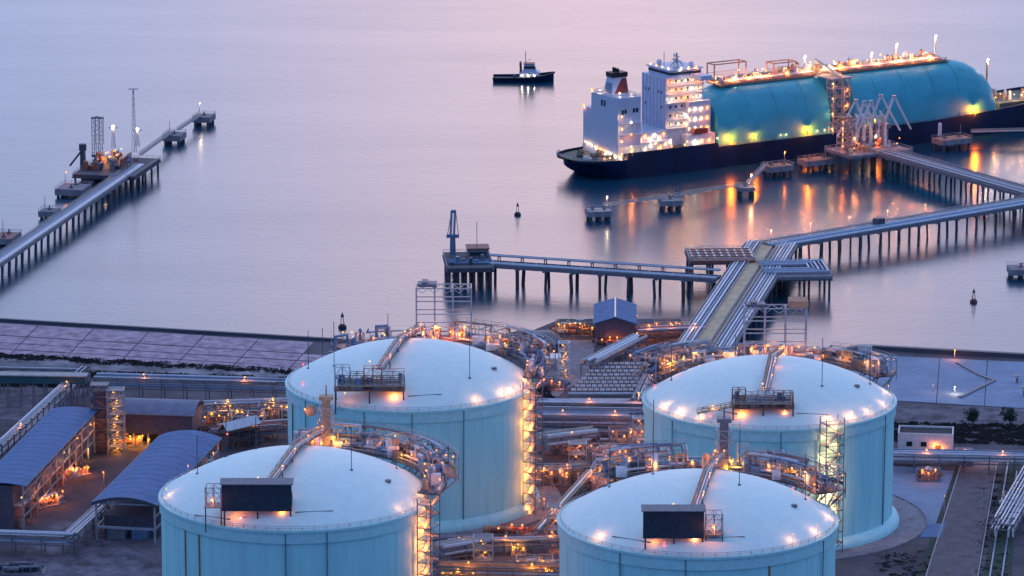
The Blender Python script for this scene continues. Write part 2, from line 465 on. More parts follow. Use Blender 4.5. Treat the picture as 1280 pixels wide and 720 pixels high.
def roof_platform(t, x0, x1, y0, z0, z1, depth, kind, seed):
    rnd = random.Random(seed)
    deck = MB(); deck.box(x0, x1, y0, y0+depth, z0-0.35, z0)
    dk = deck.build("platform_deck", 'rsteel', t)
    legs = MB()
    for x in (x0+0.4, (x0+x1)/2, x1-0.4):
        for y in (y0+0.4, y0+depth-0.4):
            zr = dome_z(math.hypot(x, y)) - 0.3
            column(dk, (x, y, zr), z0-0.35-zr, 0.45, 'dsteel', 'platform_leg')
    if kind == 'shelter':
        zb, zt = z0-1.3, z1
        w = MB(); w.box(x0-0.3, x1, y0-0.35, y0-0.05, zb, zt); w.build("shelter_wall", 'navy', dk)
        r = MB(); r.add([(x0-0.8,y0-0.9,zt),(x1+0.5,y0-0.9,zt),(x1+0.5,y0+depth*0.6,zt+0.7),(x0-0.8,y0+depth*0.6,zt+0.7),
                         (x0-0.8,y0-0.9,zt+0.25),(x1+0.5,y0-0.9,zt+0.25),(x1+0.5,y0+depth*0.6,zt+0.95),(x0-0.8,y0+depth*0.6,zt+0.95)],
                        [(3,2,1,0),(4,5,6,7),(0,1,5,4),(1,2,6,5),(2,3,7,6),(3,0,4,7)])
        r.build("shelter_roof", 'msteel', dk)
    if kind == 'shelter':
        xs = (x0-5.2, x0-.6) if seed == 13 else (x1+.6, x1+5.4)
        lattice(MB(), xs[0], xs[1], y0+.4, y0+depth-1, z0-.2, z1-1.2, 2, 1, 2, .26).build('side_cage', 'steel', dk)
        MB().box(xs[0]-.3, xs[1]+.3, y0, y0+depth-.6, z0-.5, z0-.2).build('side_deck', 'msteel', dk)
        for xx in xs:
            zr = dome_z(math.hypot(xx, y0+1))-.3; column(dk, (xx, y0+1, zr), z0-.5-zr, .35, 'dsteel', 'platform_leg')
        lamp(t, (xs[0]+2, y0-.6, z0+2.2), 'sodium', .3, .8)
    if kind == 'open':
        xa = x0+.2
        for wd, hh in ((.22,1.0),(.2,.72),(.26,.95),(.32,.8)):
            xb = xa+(x1-x0-.4)*wd; lattice(MB(), xa, xb-.1, y0+.5+rnd.uniform(0,2), y0+depth-.3-rnd.uniform(0,2), z0, z0+(z1-z0-.4)*hh, 2, 1, 2, .24).build("steel_frame", rnd.choice(['msteel','steel','rsteel']), dk); xa = xb
    fr = lattice(MB(), x0+0.2, x1-0.2, y0+depth*.5, y0+depth-0.3, z0, z0+(z1-z0)*.45, 5, 1, 1, 0.26)
    fr.build("steel_frame", 'msteel', dk)
    eq = MB()
    for k in range(7):
        x = rnd.uniform(x0+1.5, x1-1.5); y = rnd.uniform(y0+1.5, y0+depth-1.5); h = rnd.uniform(1.5, (z1-z0)*0.8)
        if rnd.random() < 0.5: eq.tube([(x,y,z0),(x,y,z0+h)], rnd.uniform(.5,.9), 10)
        else: eq.box(x-1, x+1, y-.8, y+.8, z0, z0+h*0.7)
        eq.build("pump_head", 'bpipe', dk); eq = MB()
    for k in range(5):
        yk = y0 + 1 + k*(depth-2)/4
        MB().tube([(x0+1,yk,z0+1.2+k*.3),(x1-1,yk,z0+1.2+k*.3),(x1-1,yk,z0+3.2+k*.3)], 0.28, 8).build("pipe", 'pipe' if k%2 else 'tan', dk)
    rl = rail(MB(), [(x0,y0+0.3,z0),(x0,y0+depth,z0),(x1,y0+depth,z0),(x1,y0+0.3,z0)], 1.1, 0.12, 2.0)
    rl.build("handrail", 'steel', dk)

def bridge(t, pts, w=2.6):
    deck = MB(); rl = MB(); tr = MB()
    for i in range(len(pts)-1): deck.bar(pts[i], pts[i+1], w, 0.25)
    dk = deck.build("bridge_deck", 'rsteel', t)
    for i in range(len(pts)-1):
        p, q = Vector(pts[i]), Vector(pts[i+1]); d = (q-p).normalized(); s = Vector((d.y, -d.x, 0)).normalized()*w/2
        for sg in (-1, 1):
            a, b = p + s*sg, q + s*sg; n = max(2, int((b-a).length/3))
            rail(rl, [a, b], 1.5, 0.14, 2.0)
            for k in range(n):
                c, e2 = a.lerp(b, k/n), a.lerp(b, (k+1)/n); up = Vector((0,0,1.5))
                tr.bar(c if k%2 else c+up, e2+up if k%2 else e2, 0.14)
            MB().tube([a+Vector((0,0,.5))-s*sg*0.35, b+Vector((0,0,.5))-s*sg*0.35], 0.3, 8).build("pipe", 'tan' if sg<0 else 'pipe', dk)
        MB().tube([p+Vector((0,0,.45)), q+Vector((0,0,.45))], 0.4, 8).build("pipe", 'pipe', dk)
    rl.build("bridge_rail", 'steel', dk); tr.build("bridge_truss", 'tan', dk)
    for i in range(len(pts)-1):
        for f in (.25,.75):
            p = Vector(pts[i]).lerp(Vector(pts[i+1]), f); lamp(t, (p.x+1.5, p.y, p.z+2.4), 'sodium', .22, .5)
    # legs down to the dome
    for k, f in enumerate((0.3, 0.7)):
        p = Vector(pts[0]).lerp(Vector(pts[1]), f); z = dome_z(math.hypot(p.x, p.y)) - 0.3
        for sx in (-1, 1):
            if p.z-0.1-z > 0.3: column(dk, (p.x+sx, p.y, z), p.z-0.1-z, 0.35, 'dsteel', 'bridge_leg')

def rim_platform(t, a0, a1, seed, dens=1.0, warmth=0.5):
    rnd = random.Random(seed); zf = HW + 3.6
    d = MB(); d.lathe([(38.6,zf-.3),(45.6,zf-.3),(45.6,zf),(38.6,zf),(38.6,zf-.3)], max(6,int((a1-a0)/4)), a0=a0, a1=a1)
    dk = d.build("rim_platform", 'dsteel', t)
    n = max(3, int((a1-a0)/9))
    for k in range(n+1):
        a = a0 + (a1-a0)*k/n
        mb = MB(); mb.bar(pol(40.9,a,HW-3.5), pol(45.2,a,zf-.35), 0.35); mb.bar(pol(45.0,a,zf), pol(45.0,a,zf+3.2), 0.25)
        mb.build("bracket", 'steel', dk)
        zr = dome_z(38.9)
        if zf-.3-zr > .2: pass
    for rr in (38.8, 45.4):
        pts = [pol(rr, a0+(a1-a0)*k/(n*2), zf) for k in range(n*2+1)]
        rail(MB(), pts, 1.2, 0.12, 3.0).build("handrail", 'steel', dk)
    for i, (rr, zz, r0, m) in enumerate([(44.2,.6,.38,'pipe'),(43.2,.9,.5,'bpipe'),(42.1,.5,.3,'tan'),(44.6,3.2,.3,'pipe'),(41.2,1.6,.45,'pipe'),(40.3,.6,.26,'bpipe')]):
        b0 = a0 + rnd.uniform(0, (a1-a0)*.2); b1 = a1 - rnd.uniform(0, (a1-a0)*.2); kk = max(4, int((b1-b0)/5))
        pts = [pol(rr, b0+(b1-b0)*k/kk, zf+zz) for k in range(kk+1)]
        pts = [pol(rr, b0, zf+zz+2.5)] + pts + [pol(rr-1.5, b1, zf+zz+1.5)]
        MB().tube(pts, r0, 8).build("pipe", m, dk)
    ne = int((a1-a0)/6*dens)
    for k in range(ne):
        a = rnd.uniform(a0+2, a1-2); rr = rnd.uniform(39.6, 44.3); x, y, _ = pol(rr, a); h = rnd.uniform(1.6, 6.2)
        mb = MB(); c = rnd.random()
        if c < .4:
            s1, s2 = rnd.uniform(.8,2.3), rnd.uniform(.7,1.6); mb.box(x-s1,x+s1,y-s2,y+s2,zf,zf+h*.6); nm, mm = "equipment_cabinet", rnd.choice(['msteel','bpipe','white','dsteel'])
        elif c < .75:
            r0 = rnd.uniform(.6,1.4); mb.lathe([(.01,0),(r0,0),(r0,h*.8),(r0*.7,h*.95),(.01,h)], 12, (x,y,zf)); nm, mm = "vessel", rnd.choice(['pipe','white','tan','bpipe'])
        else:
            a2 = a + rnd.uniform(3,8); x2,y2,_ = pol(rr,a2); mb.tube([(x,y,zf),(x,y,zf+h),(x2,y2,zf+h),(x2,y2,zf)], rnd.uniform(.3,.65), 8); nm, mm = "pipe_loop", rnd.choice(['pipe','tan','bpipe'])
        mb.build(nm, mm, dk)
    for k in range(int((a1-a0)/7)):
        a = a0 + (a1-a0)*(k+.5)/max(1,int((a1-a0)/7)) + rnd.uniform(-3,3); rr = rnd.choice([39.2, 44.9])
        lamp(t, pol(rr, a, zf+rnd.uniform(2.2,4.2)), 'sodium' if rnd.random() < warmth else 'amber', 0.24, .6)

def rim_rack(t, a0, a1, seed, r0=41.5, r1=49.5, z0=37.0, z1=50.5):
    """two storey pipe structure hung on the outside of the rim"""
    rnd = random.Random(seed); n = max(2, int((a1-a0)/7)); A = [a0+(a1-a0)*k/n for k in range(n+1)]; zm = HW+3.2
    for k, a in enumerate(A):
        mb = MB()
        for r in (r0, r1): mb.bar(pol(r,a,zm-1.5 if r == r0 else zm-2.5), pol(r,a,z1), .32)
        for z in (zm, z1-.2): mb.bar(pol(r0,a,z), pol(r1,a,z), .3)
        if rnd.random() < .4: lattice(MB(), pol(45,a)[0]-1.6, pol(45,a)[0]+1.6, pol(45,a)[1]-1.6, pol(45,a)[1]+1.6, zm, zm+rnd.uniform(5,9), 1,1,3,.2).build('pipe_tower', 'steel', t)
        mb.bar(pol(r1,a,zm-.2), pol(RT,a,z0), .35); mb.bar(pol(r0,a,zm), pol(r1,a,z1-.3), .16)
        mb.build("rack_frame", rnd.choice(['steel','msteel']), t)
    for k in range(n):
        a, b = A[k], A[k+1]
        for r in (r0, r1):
            for z in (zm, z1): MB().bar(pol(r,a,z), pol(r,b,z), .22).build("rack_beam", 'msteel', t)
        MB().bar(pol(r1,a,zm), pol(r1,b,z1), .14).build("rack_brace", 'msteel', t)
        d = MB(); q = [pol(r0,a,zm+.2), pol(r1,a,zm+.2), pol(r1,b,zm+.2), pol(r0,b,zm+.2)]
        d.add(q + [(x,y,z-.2) for x,y,z in q], [(0,1,2,3),(7,6,5,4),(0,4,5,1),(1,5,6,2),(2,6,7,3),(3,7,4,0)]); d.build("rack_floor", 'dsteel', t)
        for j in range(3):
            r = rnd.uniform(r0+.8, r1-.8); am = a+(b-a)*rnd.uniform(.2,.8); x,y,_ = pol(r, am); h = rnd.uniform(1.5,4.2)
            if rnd.random() < .5: MB().lathe([(.01,0),(.9,0),(.9,h*.8),(.5,h),(.01,h)],10,(x,y,zm+.2)).build("vessel", rnd.choice(['pipe','bpipe','tan','msteel']), t)
            else: MB().tube([pol(r,a,zm+h), pol(r,b,zm+h)], rnd.uniform(.35,.75), 10).build("drum", rnd.choice(['pipe','bpipe','dsteel','tan']), t)
        lamp(t, pol(rnd.choice([r0,r1]), a+2, zm+rnd.uniform(2.5,5)), 'sodium' if rnd.random()<.7 else 'amber', .24, .5)
    for j in range(9):
        r = rnd.uniform(r0+.6, r1-.6); b0 = rnd.uniform(A[0], A[-1]-12); b1 = b0+rnd.uniform(9,24); zz = z1+rnd.choice([-3.2,-2,.45,.45,.9]); MB().tube([pol(r-1.5,b0-.5,zz-2)]+[pol(r, b0+(min(b1,A[-1])-b0)*i/5, zz) for i in range(6)]+[pol(r+1.2,min(b1,A[-1])+.5,zz-rnd.uniform(1,3))], rnd.uniform(.25,.55), 8).build("pipe", rnd.choice(['pipe','bpipe','msteel']), t)
    rl = rail(MB(), [pol(r1, a, z1+.1) for a in A], 1.2, .12, 3); rl.build("handrail", 'steel', t)

def tank(cx, cy, label, seed, conduits, rust, rods, rimlamps, stair, arcs, plat, brid, warmth=.6):
    rnd = random.Random(seed)
    t = thing("storage_tank", label, "storage tank", (cx, cy, GZ), 0, "storage tanks")
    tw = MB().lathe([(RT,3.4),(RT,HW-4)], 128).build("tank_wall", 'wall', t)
    MB().lathe([(43.4,0),(43.4,.9),(42.9,2.0),(41.9,3.1),(RT,3.5)], 128).build("base_skirt", 'ring', t)
    rb = MB().lathe([(RT,HW-4.05),(RT+.55,HW-4.0),(RT+.5,HW-.8),(RT+.85,HW-.75),(RT+.85,HW),(RT-.5,HW+.02)], 128).build("ring_beam", 'ring', t)
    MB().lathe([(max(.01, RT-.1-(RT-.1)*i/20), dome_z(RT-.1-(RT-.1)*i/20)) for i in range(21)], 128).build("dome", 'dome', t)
    for a in conduits:
        MB().bar(pol(RT+.2,a,3.2), pol(RT+.6,a,HW-.2), .3, .4).build("conduit", 'conduit', t)
    for a in rust:
        MB().bar(pol(RT+.06,a,2.5), pol(RT+.06,a,HW-1), .8, .2).build("ladder_track", 'rust', t)
    for a in [x for x in range(4, 360, 15)]:      # pour joints of the concrete shell
        MB().bar(pol(RT+.0,a,3.6), pol(RT+.0,a,HW-4.2), .13, .06).build("wall_joint", 'ring', tw)
    rl = MB(); pts = [pol(RT-.2, a, HW) for a in range(0, 361, 5)]
    rail(rl, pts, 1.1, 0.10, 3.4); rl.build("rim_rail", 'steel', rb)
    for (x, y, h) in rods:
        z = dome_z(math.hypot(x, y)); rd = MB().tube([(x,y,z-.2),(x,y,z+h*.6),(x,y,z+h)], .13, 6).build("lightning_rod", 'dsteel', t)
        MB().lathe([(.01,0),(.5,0),(.5,.3),(.01,.4)], 8, (x,y,z-.1)).build("rod_base", 'dsteel', rd)
    for a in rimlamps:
        p = pol(39.6, a); z = dome_z(39.6)
        MB().bar((p[0],p[1],z-.2), (p[0],p[1],z+2.4), .12).build("lamp_post", 'steel', t)
        lamp(t, (p[0],p[1],z+2.6), 'peach', 0.16, 2.4 if seed in (11,12) else 1.5)
    for a in (rnd.uniform(0,360) for _ in range(2)):
        lamp(t, pol(38, a, dome_z(38)+.9), 'red', .3)
    if stair is not None: stair_tower(t, stair, 'sodium' if seed != 12 else 'warm')
    for i, (a0, a1, dn) in enumerate(arcs): rim_platform(t, a0, a1, seed*7+i, dn, warmth)
    roof_platform(t, *plat, seed)
    bridge(t, brid)
    x0, x1, y0, z0, z1, dep = plat[:6]
    for k, (fx, fy) in enumerate(((.15,.2),(.5,.85),(.85,.2))):
        lamp(t, (x0+(x1-x0)*fx, y0+dep*fy, z0-1.2 if k%2==0 else z1+.6), 'sodium' if k!=1 else 'warm', .24)
    # roof pipe and manhole
    MB().tube([(x0-9,y0+9,dome_z(math.hypot(x0-9,y0+9))+.25),(x0+2,y0+2,dome_z(math.hypot(x0+2,y0+2))+.25)], .14, 6).build("roof_pipe", 'dsteel', t)
    MB().tube([(x1+1,y0+1.5,dome_z(math.hypot(x1+1,y0+1.5))+.2),(x1+12,y0+3.5,dome_z(math.hypot(x1+12,y0+3.5))+.2)], .12, 6).build("roof_pipe", 'dsteel', t)
    for (mx,my) in ((-27,14),(28,-10)):
        MB().lathe([(.01,0),(.9,0),(.9,.8),(.01,.9)], 12, (mx,my,dome_z(math.hypot(mx,my))-.1)).build("manhole", 'msteel', t)
    return t

def rim_crane_frame(t, x0, x1, y0, y1, z0, z1, nx, seed, cap=False):
    """open crane frame standing on the rim platform at the back"""
    fr = lattice(MB(), x0, x1, y0, y1, z0, z1, nx, 1, 4, 0.42, diag=False)
    for z in (z0+(z1-z0)*.25, z0+(z1-z0)*.5, z0+(z1-z0)*.75):
        fr.bar((x0,y0,z),(x0,y1,z+2.5),.2); fr.bar((x1,y0,z),(x1,y1,z+2.5),.2)
    n = nx*3
    for k in range(n):
        xa = x0+(x1-x0)*k/n; xb = x0+(x1-x0)*(k+1)/n
        fr.bar((xa,y0,z1-1.6 if k%2 else z1),(xb,y0,z1 if k%2 else z1-1.6),.18)
        fr.bar((xa,y0 if k%2 else y1,z1),(xb,y1 if k%2 else y0,z1),.18)
    fk = fr.build("crane_frame", 'steel', t)
    MB().box(x0-1,x1+1,y0-1,y1+1,z0-.5,z0).build("frame_floor", 'rsteel', fk)
    hm = MB(); hm.box(x0+.5,x0+7,y0+.8,y1-.8,z1+.3,z1+1.3); hm.box(x0+2,x0+4,y0+1,y1-1,z1+1.3,z1+2.0); hm.build("hoist", 'msteel', fk)
    if cap: MB().box(x1-6,x1+.5,y0-.4,y1+.4,z1+.4,z1+2.6).build("hoist_house", 'boot', fk)
    rnd = random.Random(seed)
    for k in range(9):
        x = rnd.uniform(x0,x1); y = rnd.uniform(y0,y1); h = rnd.uniform(2,5)
        MB().lathe([(.01,0),(.7,0),(.7,h*.8),(.4,h),(.01,h)], 10, (x,y,z0)).build("pump_column", rnd.choice(['tan','pipe','msteel','rsteel']), fk)
    for k in range(4): lamp(t, (x0+(x1-x0)*(k+.5)/4, y0-.7, z0+rnd.uniform(2.5,5)), 'sodium', .3)

CBL, CBR, CFL, CFR = site(513,476,45), site(961.5,498,45), site(371,617,45), site(872,648,45)
TBL = tank(*CBL, "white domed tank at back left, scaffold platform on its roof", 11,
     [-64, -88, 215, 250], [200], [(-34,0,13),(-25,-10,15),(20,-22,17),(-8,22,9),(25,12,10),(-30,18,10)], [-55,-38,-22,-8,-30], -22,
     [(-14,128,2.0)], (-24,-1,-37,46.9,54.8,6.2,'open'), [(-9,-30.5,52.4),(-3,0,55.2),(3,37,50.5)])
rim_crane_frame(TBL, 1.2, 20, 38, 45, 46, 64, 3, 5)
# deeper service decks behind the back-left tank's rim
TBR = tank(*CBR, "white domed tank at back right, yellow lit stairs on its front wall", 12,
     [-28, -88, 218, 300], [], [(-32,4,13),(16,-18,16),(33,0,12),(-10,25,8),(34,14,9)], [205,219,232,-64,-51,-38,-20,5], -66,
     [(22,152,1.8)], (-14,6,-36,46.8,53,6.2,'open'), [(-3,-29.5,51),(1,0,55),(6,37,48)], .3)
rim_crane_frame(TBR, -6.3, 14.5, 38, 44, 45.5, 62.5, 3, 6, True)
TFL = tank(*CFL, "white domed tank at front left with dark roof shelter and orange stairs", 13,
     [-92, -75], [-141, 228], [(-22,12,11),(17,-10,13),(30,8,9),(-30,0,12),(-13,14,10),(-5,24,12)], [-25,150,190,-12,-35], -24,
     [(-18,96,2.4)], (-20,0.3,-36.5,47,53.8,6.4,'shelter'), [(-6,-30,52.6),(0,0,55.3),(7,37,51.5)])
TFR = tank(*CFR, "white domed tank at front right with dark roof shelter and no stairs", 14,
     [-125, -30, -97], [-62], [(-26,8,13),(-13,10,23),(12,-5,19),(32,2,14),(36,12,9)], [220,-30,-5,60,-48], None,
     [(22,125,1.9)], (-17,0.3,-36.5,46.6,53.4,6.4,'shelter'), [(-2,-30,52.2),(3,0,55.3),(9,37,51)])
rim_rack(TFL, 8, 82, 91); rim_rack(TBL, 12, 72, 92); rim_rack(TBR, 112, 152, 93, z1=50); rim_rack(TBR, 28, 62, 94, z1=48.5); rim_rack(TFR, 92, 128, 95, z1=51); rim_rack(TFR, 24, 70, 96, z1=49.5)
# pump crane columns on the rim of the two front tanks
for t, x, y, m in ((TFL, 7.5, 39.5, 'tan'), (TFR, 9.5, 39.5, 'msteel')):
    mb = MB(); mb.box(x-1.3,x+1.3,y-1.2,y+1.2,43,60.5); mb.box(x-2.2,x+2.2,y-1.8,y+1.8,60.5,61.7); mb.tube([(x,y,61.5),(x,y,65)],.25,8)
    mb.build("crane_column", m, t)
    fr = lattice(MB(), x-2.2,x+2.2,y-2.2,y+2.2,43,58,1,1,5,.25); fr.build("crane_cage", 'steel', t)
    lamp(t, (x-2.8,y-2.6,52), 'sodium', .3); lamp(t, (x+2.6,y-2.8,49), 'amber', .3)
MB().ball((2.6,39.5,57), 1.9, 16, 10).build("insulated_vessel", 'tan', TFL); lamp(TFL, (1.0,36.6,58), 'sodium', .26, .5)
# sloping gangway on the back right tank's roof
g = rail(MB(), [(-25,-31,44.2),(-13,-33,47)], 1.4, .16, 1.5); g.bar((-25,-32,44.2),(-13,-34,47),2.2,.25); rail(g, [(-25,-33,44.2),(-13,-35,47)],1.4,.16,1.5)
g.build("gangway", 'tan', TBR); lamp(TBR, (-20,-33.8,47), 'warm', .22)
# paved ring round each tank
for i, (cx, cy) in enumerate((CBL, CBR, CFL, CFR)):
    o = MB().lathe([(.01,GZ+.20+i*.012),(52-2*(i%2==0),GZ+.20+i*.012),(52-2*(i%2==0),GZ-.1)], 96, (cx,cy,0)).build("tank_pavement", 'conc'); o["kind"] = "structure"
    o = MB().lathe([(52-2*(i%2==0),GZ-.1),(52-2*(i%2==0),GZ+.5),(52.5-2*(i%2==0),GZ+.5),(52.5-2*(i%2==0),GZ-.1)], 96, (cx,cy,0)).build("kerb", 'conc'); o["kind"] = "structure"

# ------------------------------------------------------------------ LNG carrier
SHIP_YAW = R(31.45)
ship = thing("gas_carrier", "large dark hulled gas carrier with teal tank cover moored at the berth", "ship", (20.9, 2023.3, -4.5), SHIP_YAW)
ship.scale = (1.053, 0.84, 1.0)
def hull_mesh():
    st = [  # x, half beam deck, half beam water, keel z, deck z
        (4,8,2,10,13.5),(6,13,5,8.5,13.5),(9.5,17.5,10,6.5,13.5),(15,20.8,15.5,4,13.5),(21,22.4,19.5,1,13.5),(24.5,23,21,0,13.5),(25.1,23,21.3,0,16.5),(32,23,23,-4,16.5),
        (72,23,23,-4,16.5),(72.6,23,23,-4,14.5),(120,23,23,-4,14.5),(190,23,22.5,-4,14.8),(220,22.5,21,-4,16),(245,20.5,16,-4,17.5),(262,16.5,9.5,-4,19),(276,10,4,-4,20.5),(287,1.0,.4,-3,21.5)]
    mb = MB(); vs = []; fs = []; K = 9
    for x, hd, hw, zk, zd in st:
        half = [(hw*.35, zk), (hw*.8, zk+.6), (hw, zk+3.0), (hw+(hd-hw)*.6, (zk+3+zd)/2), (hd, zd-1.0), (hd, zd), (hd-.5, zd), (hd-.5, zd-1.1), (0.0, zd-1.1)]
        vs += [(x, -y, z) for y, z in half] + [(x, y, z) for y, z in half]
    W = 2*K
    for i in range(len(st)-1):
        a, b = i*W, (i+1)*W
        for j in range(K-1):
            fs.append((a+j, b+j, b+j+1, a+j+1)); fs.append((a+K+j+1, b+K+j+1, b+K+j, a+K+j))
        fs.append((b, a, a+K, b+K))
    fs.append(tuple(range(K)) + tuple(range(2*K-1, K-1, -1)))
    return mb.add(vs, fs)
hull = hull_mesh().build("hull", 'hull', ship)
# deck sheets sit just above the hull's own deck so that they can carry their own paint
MB().prism([(6,-8),(11,-15.5),(17,-19.5),(24,-20.6),(24,20.6),(17,19.5),(11,15.5),(6,8)],12.45,12.6).build("aft_deck", 'deckp', ship)
MB().box(25.4,72,-22,22,15.45,15.6).build("house_deck", 'deckp', ship)
MB().box(73,232,-20.5,20.5,13.45,14.2).build("main_deck", 'boot', ship)
MB().box(233,262,-15,15,14.6,17.9).build("fore_deck", 'deckp', ship)
# teal tank covers (two long rounded housings)
def cover(x0, x1, aft_slope, fore_round):
    half = [(-21.6,14.25),(-21.9,21),(-21.2,26),(-18.5,32.5),(-14,37),(-9,39.2),(-4,40)]
    prof = half + [(-y, z) for y, z in reversed(half)]
    stn = [(x0,.80 if aft_slope else .985),(x0+ (10 if aft_slope else 2.5),.965 if aft_slope else 1)]
    stn += [(x0+(x1-x0)*k/8,1.0) for k in range(2,6)]
    if fore_round: stn += [(x1-20,1.0),(x1-12,.93),(x1-6,.80),(x1-2,.62),(x1,.42)]
    else: stn += [(x1-2.5,1.0),(x1,.985)]
    mb = MB(); n = len(prof); vs = []; fs = []
    for x, s in stn:
        for y, z in prof: vs.append((x, y*(0.55+0.45*s), 14.25+(z-14.25)*s))
    for i in range(len(stn)-1):
        for j in range(n-1): fs.append((i*n+j,(i+1)*n+j,(i+1)*n+j+1,i*n+j+1))
    fs.append(tuple(range(n))); fs.append(tuple((len(stn)-1)*n+j for j in range(n))[::-1])
    return mb.add(vs, fs)
c1 = cover(74, 133.5, True, False).build("tank_cover", 'teal', ship)
c2 = cover(147, 230, False, True).build("tank_cover", 'teal', ship)
for xs in (90,105,121): MB().xprism([(-21.98,15),(-21.3,26.2),(-18.6,32.7),(-14.1,37.2),(-9,39.4),(-8.5,39.2),(-21.6,15)], xs, xs+.35).build("seam", 'teal', c1)
for xs in (160,176,192,206): MB().xprism([(-21.98,15),(-21.3,26.2),(-18.6,32.7),(-14.1,37.2),(-9,39.4),(-8.5,39.2),(-21.6,15)], xs, xs+.35).build("seam", 'teal', c2)
MB().box(134.2,146.3,-17,19,14.2,22).build("cover_link", 'dsteel', ship)
# pipe trunk and walkway along the top of the cover
tr = MB()
for y in (-7.5, 7.5): tr.bar((82,y,40.9),(206,y,40.9),.5,.8)
tr.box(82,208,-7.5,7.5,40.0,40.6); tr.build("trunk_deck", 'boot', ship)
rl = rail(rail(MB(), [(80,-7.8,41),(206,-7.8,41)], 1.3, .22, 3), [(80,7.8,41),(206,7.8,41)], 1.3, .22, 3); rl.build("trunk_rail", 'lconc', ship)
for k, (y, z, r) in enumerate(((-5.5,42,.6),(-3.6,42.2,.75),(-1.2,42,.5),(1.4,42.4,.8),(4,42,.6))):
    MB().tube([(84,y,z),(204,y,z)], r, 8).build("pipe", 'lconc' if k%2 else 'white', ship)
def portal(x0, x1, y, h):
    mb = MB()
    for x in (x0, x1): mb.bar((x,y,40.6),(x,y,40.6+h),.5); mb.bar((x,y+7,40.6),(x,y+7,40.6+h),.5); mb.bar((x,y,40.6+h),(x,y+7,40.6+h),.45)
    for yy in (y,y+7): mb.bar((x0,yy,40.6+h),(x1,yy,40.6+h),.5); mb.bar((x0,yy,40.6+h*.5),(x1,yy,40.6+h*.5),.25)
    mb.build("portal_frame", 'boot', ship)
portal(80, 97, -4, 9.5); portal(112, 124, -4, 7)
rnd = random.Random(5)
for k in range(60):
    x = rnd.uniform(84, 204); y = rnd.uniform(-6.5, 5); h = rnd.uniform(1.5, 5.0)
    if rnd.random() < .5: MB().box(x-1.5,x+1.5,y-1,y+1,40.6,40.6+h).build("deck_house", rnd.choice(['white','boot','lconc']), ship)
    else: MB().lathe([(.01,0),(.9,0),(.9,h),(.01,h+.7)], 10, (x,y,40.6)).build("vent_mast", rnd.choice(['white','boot']), ship)
for x, h in ((131,9),(168,7),(182,10),(204,12)):
    MB().tube([(x,0,40),(x,0,40+h)], .45, 8).build("vent_riser", 'white', ship); lamp(ship, (x,-.9,40+h), 'cool', .55, .3)
for k in range(19): lamp(ship, (84+k*6.5, -6.4 if k%2 else 3, 43.6+.8*(k%3)), 'warm', .42, 1.2)
for k in range(12): lamp(ship, (88+k*10, -7.2, 43.6), 'sodium', .34, 1.6)
# floodlights low on the cover sides
for x in (79, 92, 121, 158, 214):
    MB().bar((x,-22.6,14.6),(x,-22.6,17.4),.25).build("lamp_post", 'steel', ship); lamp(ship, (x,-23.6,18.2), 'flood', .5, 2.0)
for x in (106,109,126,130,134,150,155): lamp(ship, (x,-22.6,16.6), 'warm', .36, .12)
# manifold: cross-over platform, stairs and gantry coming down the starboard side
mf = lattice(MB(), 134, 143, -23.5, -17, 14, 40, 2, 1, 6, .4); mf.build("manifold_tower", 'lconc', ship)
mg = MB(); mg.box(133,144,-24,-4,40.2,40.8); mg.bar((138,-23,41),(138,2,46),1.2,1.5); mg.tube([(140,-4,42),(140,-19,42),(140,-23,36),(140,-23,20)],.6,8); mg.build("manifold_platform", 'lconc', ship)
for k in range(4): MB().tube([(132+k*4,-15,17),(132+k*4,-22.8,17),(132+k*4,-23.4,16.4)], .55, 8).build("manifold_pipe", 'pipe', ship)
for k in range(7): lamp(ship, (133.2+ (k%2)*8,-24.2,17+k*3.6), 'sodium' if k%2 else 'warm', .36, .3)
lamp(ship, (138,-23.5,45), 'amber', .45); lamp(ship, (136,-10,44), 'cool', .45)
# aft engine house
MB().box(22,34,-18,9,12.6,41.5).build("engine_house", 'house', ship)
MB().box(22.6,34,9,18.5,12.6,33.5).build("engine_house_wing", 'house', ship)
for (y, z) in ((-4.6,36.5),(-1.8,36.5)): MB().box(21.9,22.02,y-.9,y+.9,z,z+2.6).build("window", 'glass', ship)
for (x, z) in ((24.5,34),(26,34.2),(30.4,34.4),(32,34.4)): MB().box(x-.55,x+.55,-18.12,-17.98,z,z+2).build("window", 'glass', ship)
for z in (19,24.5,30): 
    MB().box(23,34.5,-20,-18.02,z-.2,z).build("side_gallery", 'white', ship)
rl = rail(rail(MB(), [(22.2,-17.8,41.5),(22.2,8.8,41.5),(33.8,8.8,41.5)], 1.2,.18,2), [(33.8,8.8,41.5),(33.8,-17.8,41.5),(22.2,-17.8,41.5)], 1.2,.18,2); rl.build("roof_rail", 'white', ship)
# funnel
fn = MB(); fn.add([(24,-8,41.5),(33,-8,41.5),(33,1,41.5),(24,1,41.5),(25.5,-6.8,50),(32,-6.8,50),(32,-.2,50),(25.5,-.2,50)],
                  [(4,5,6,7),(0,1,5,4),(1,2,6,5),(2,3,7,6),(3,0,4,7)])
fnl = fn.build("funnel", 'house', ship)
MB().add([(25.3,-7.95,42.2),(32.5,-7.95,42.2),(31.9,-6.98,49),(29.5,-6.98,49)],[(0,1,2,3)]).build("funnel_stripe", 'funnelr', fnl)
MB().add([(24.08,-7.2,42.4),(24.08,.3,42.4),(24.9,-.6,47),(24.9,-6.4,47)],[(3,2,1,0)]).build("funnel_stripe", 'bpipe', fnl)
MB().box(25,32.6,-7.2,.2,49.6,51.8).build("funnel_cap", 'black', fnl)
for y in (-5.5,-3,-1): MB().tube([(28.5,y,51.8),(28.2,y,53.6)], .6, 8).build("exhaust_pipe", 'black', fnl)
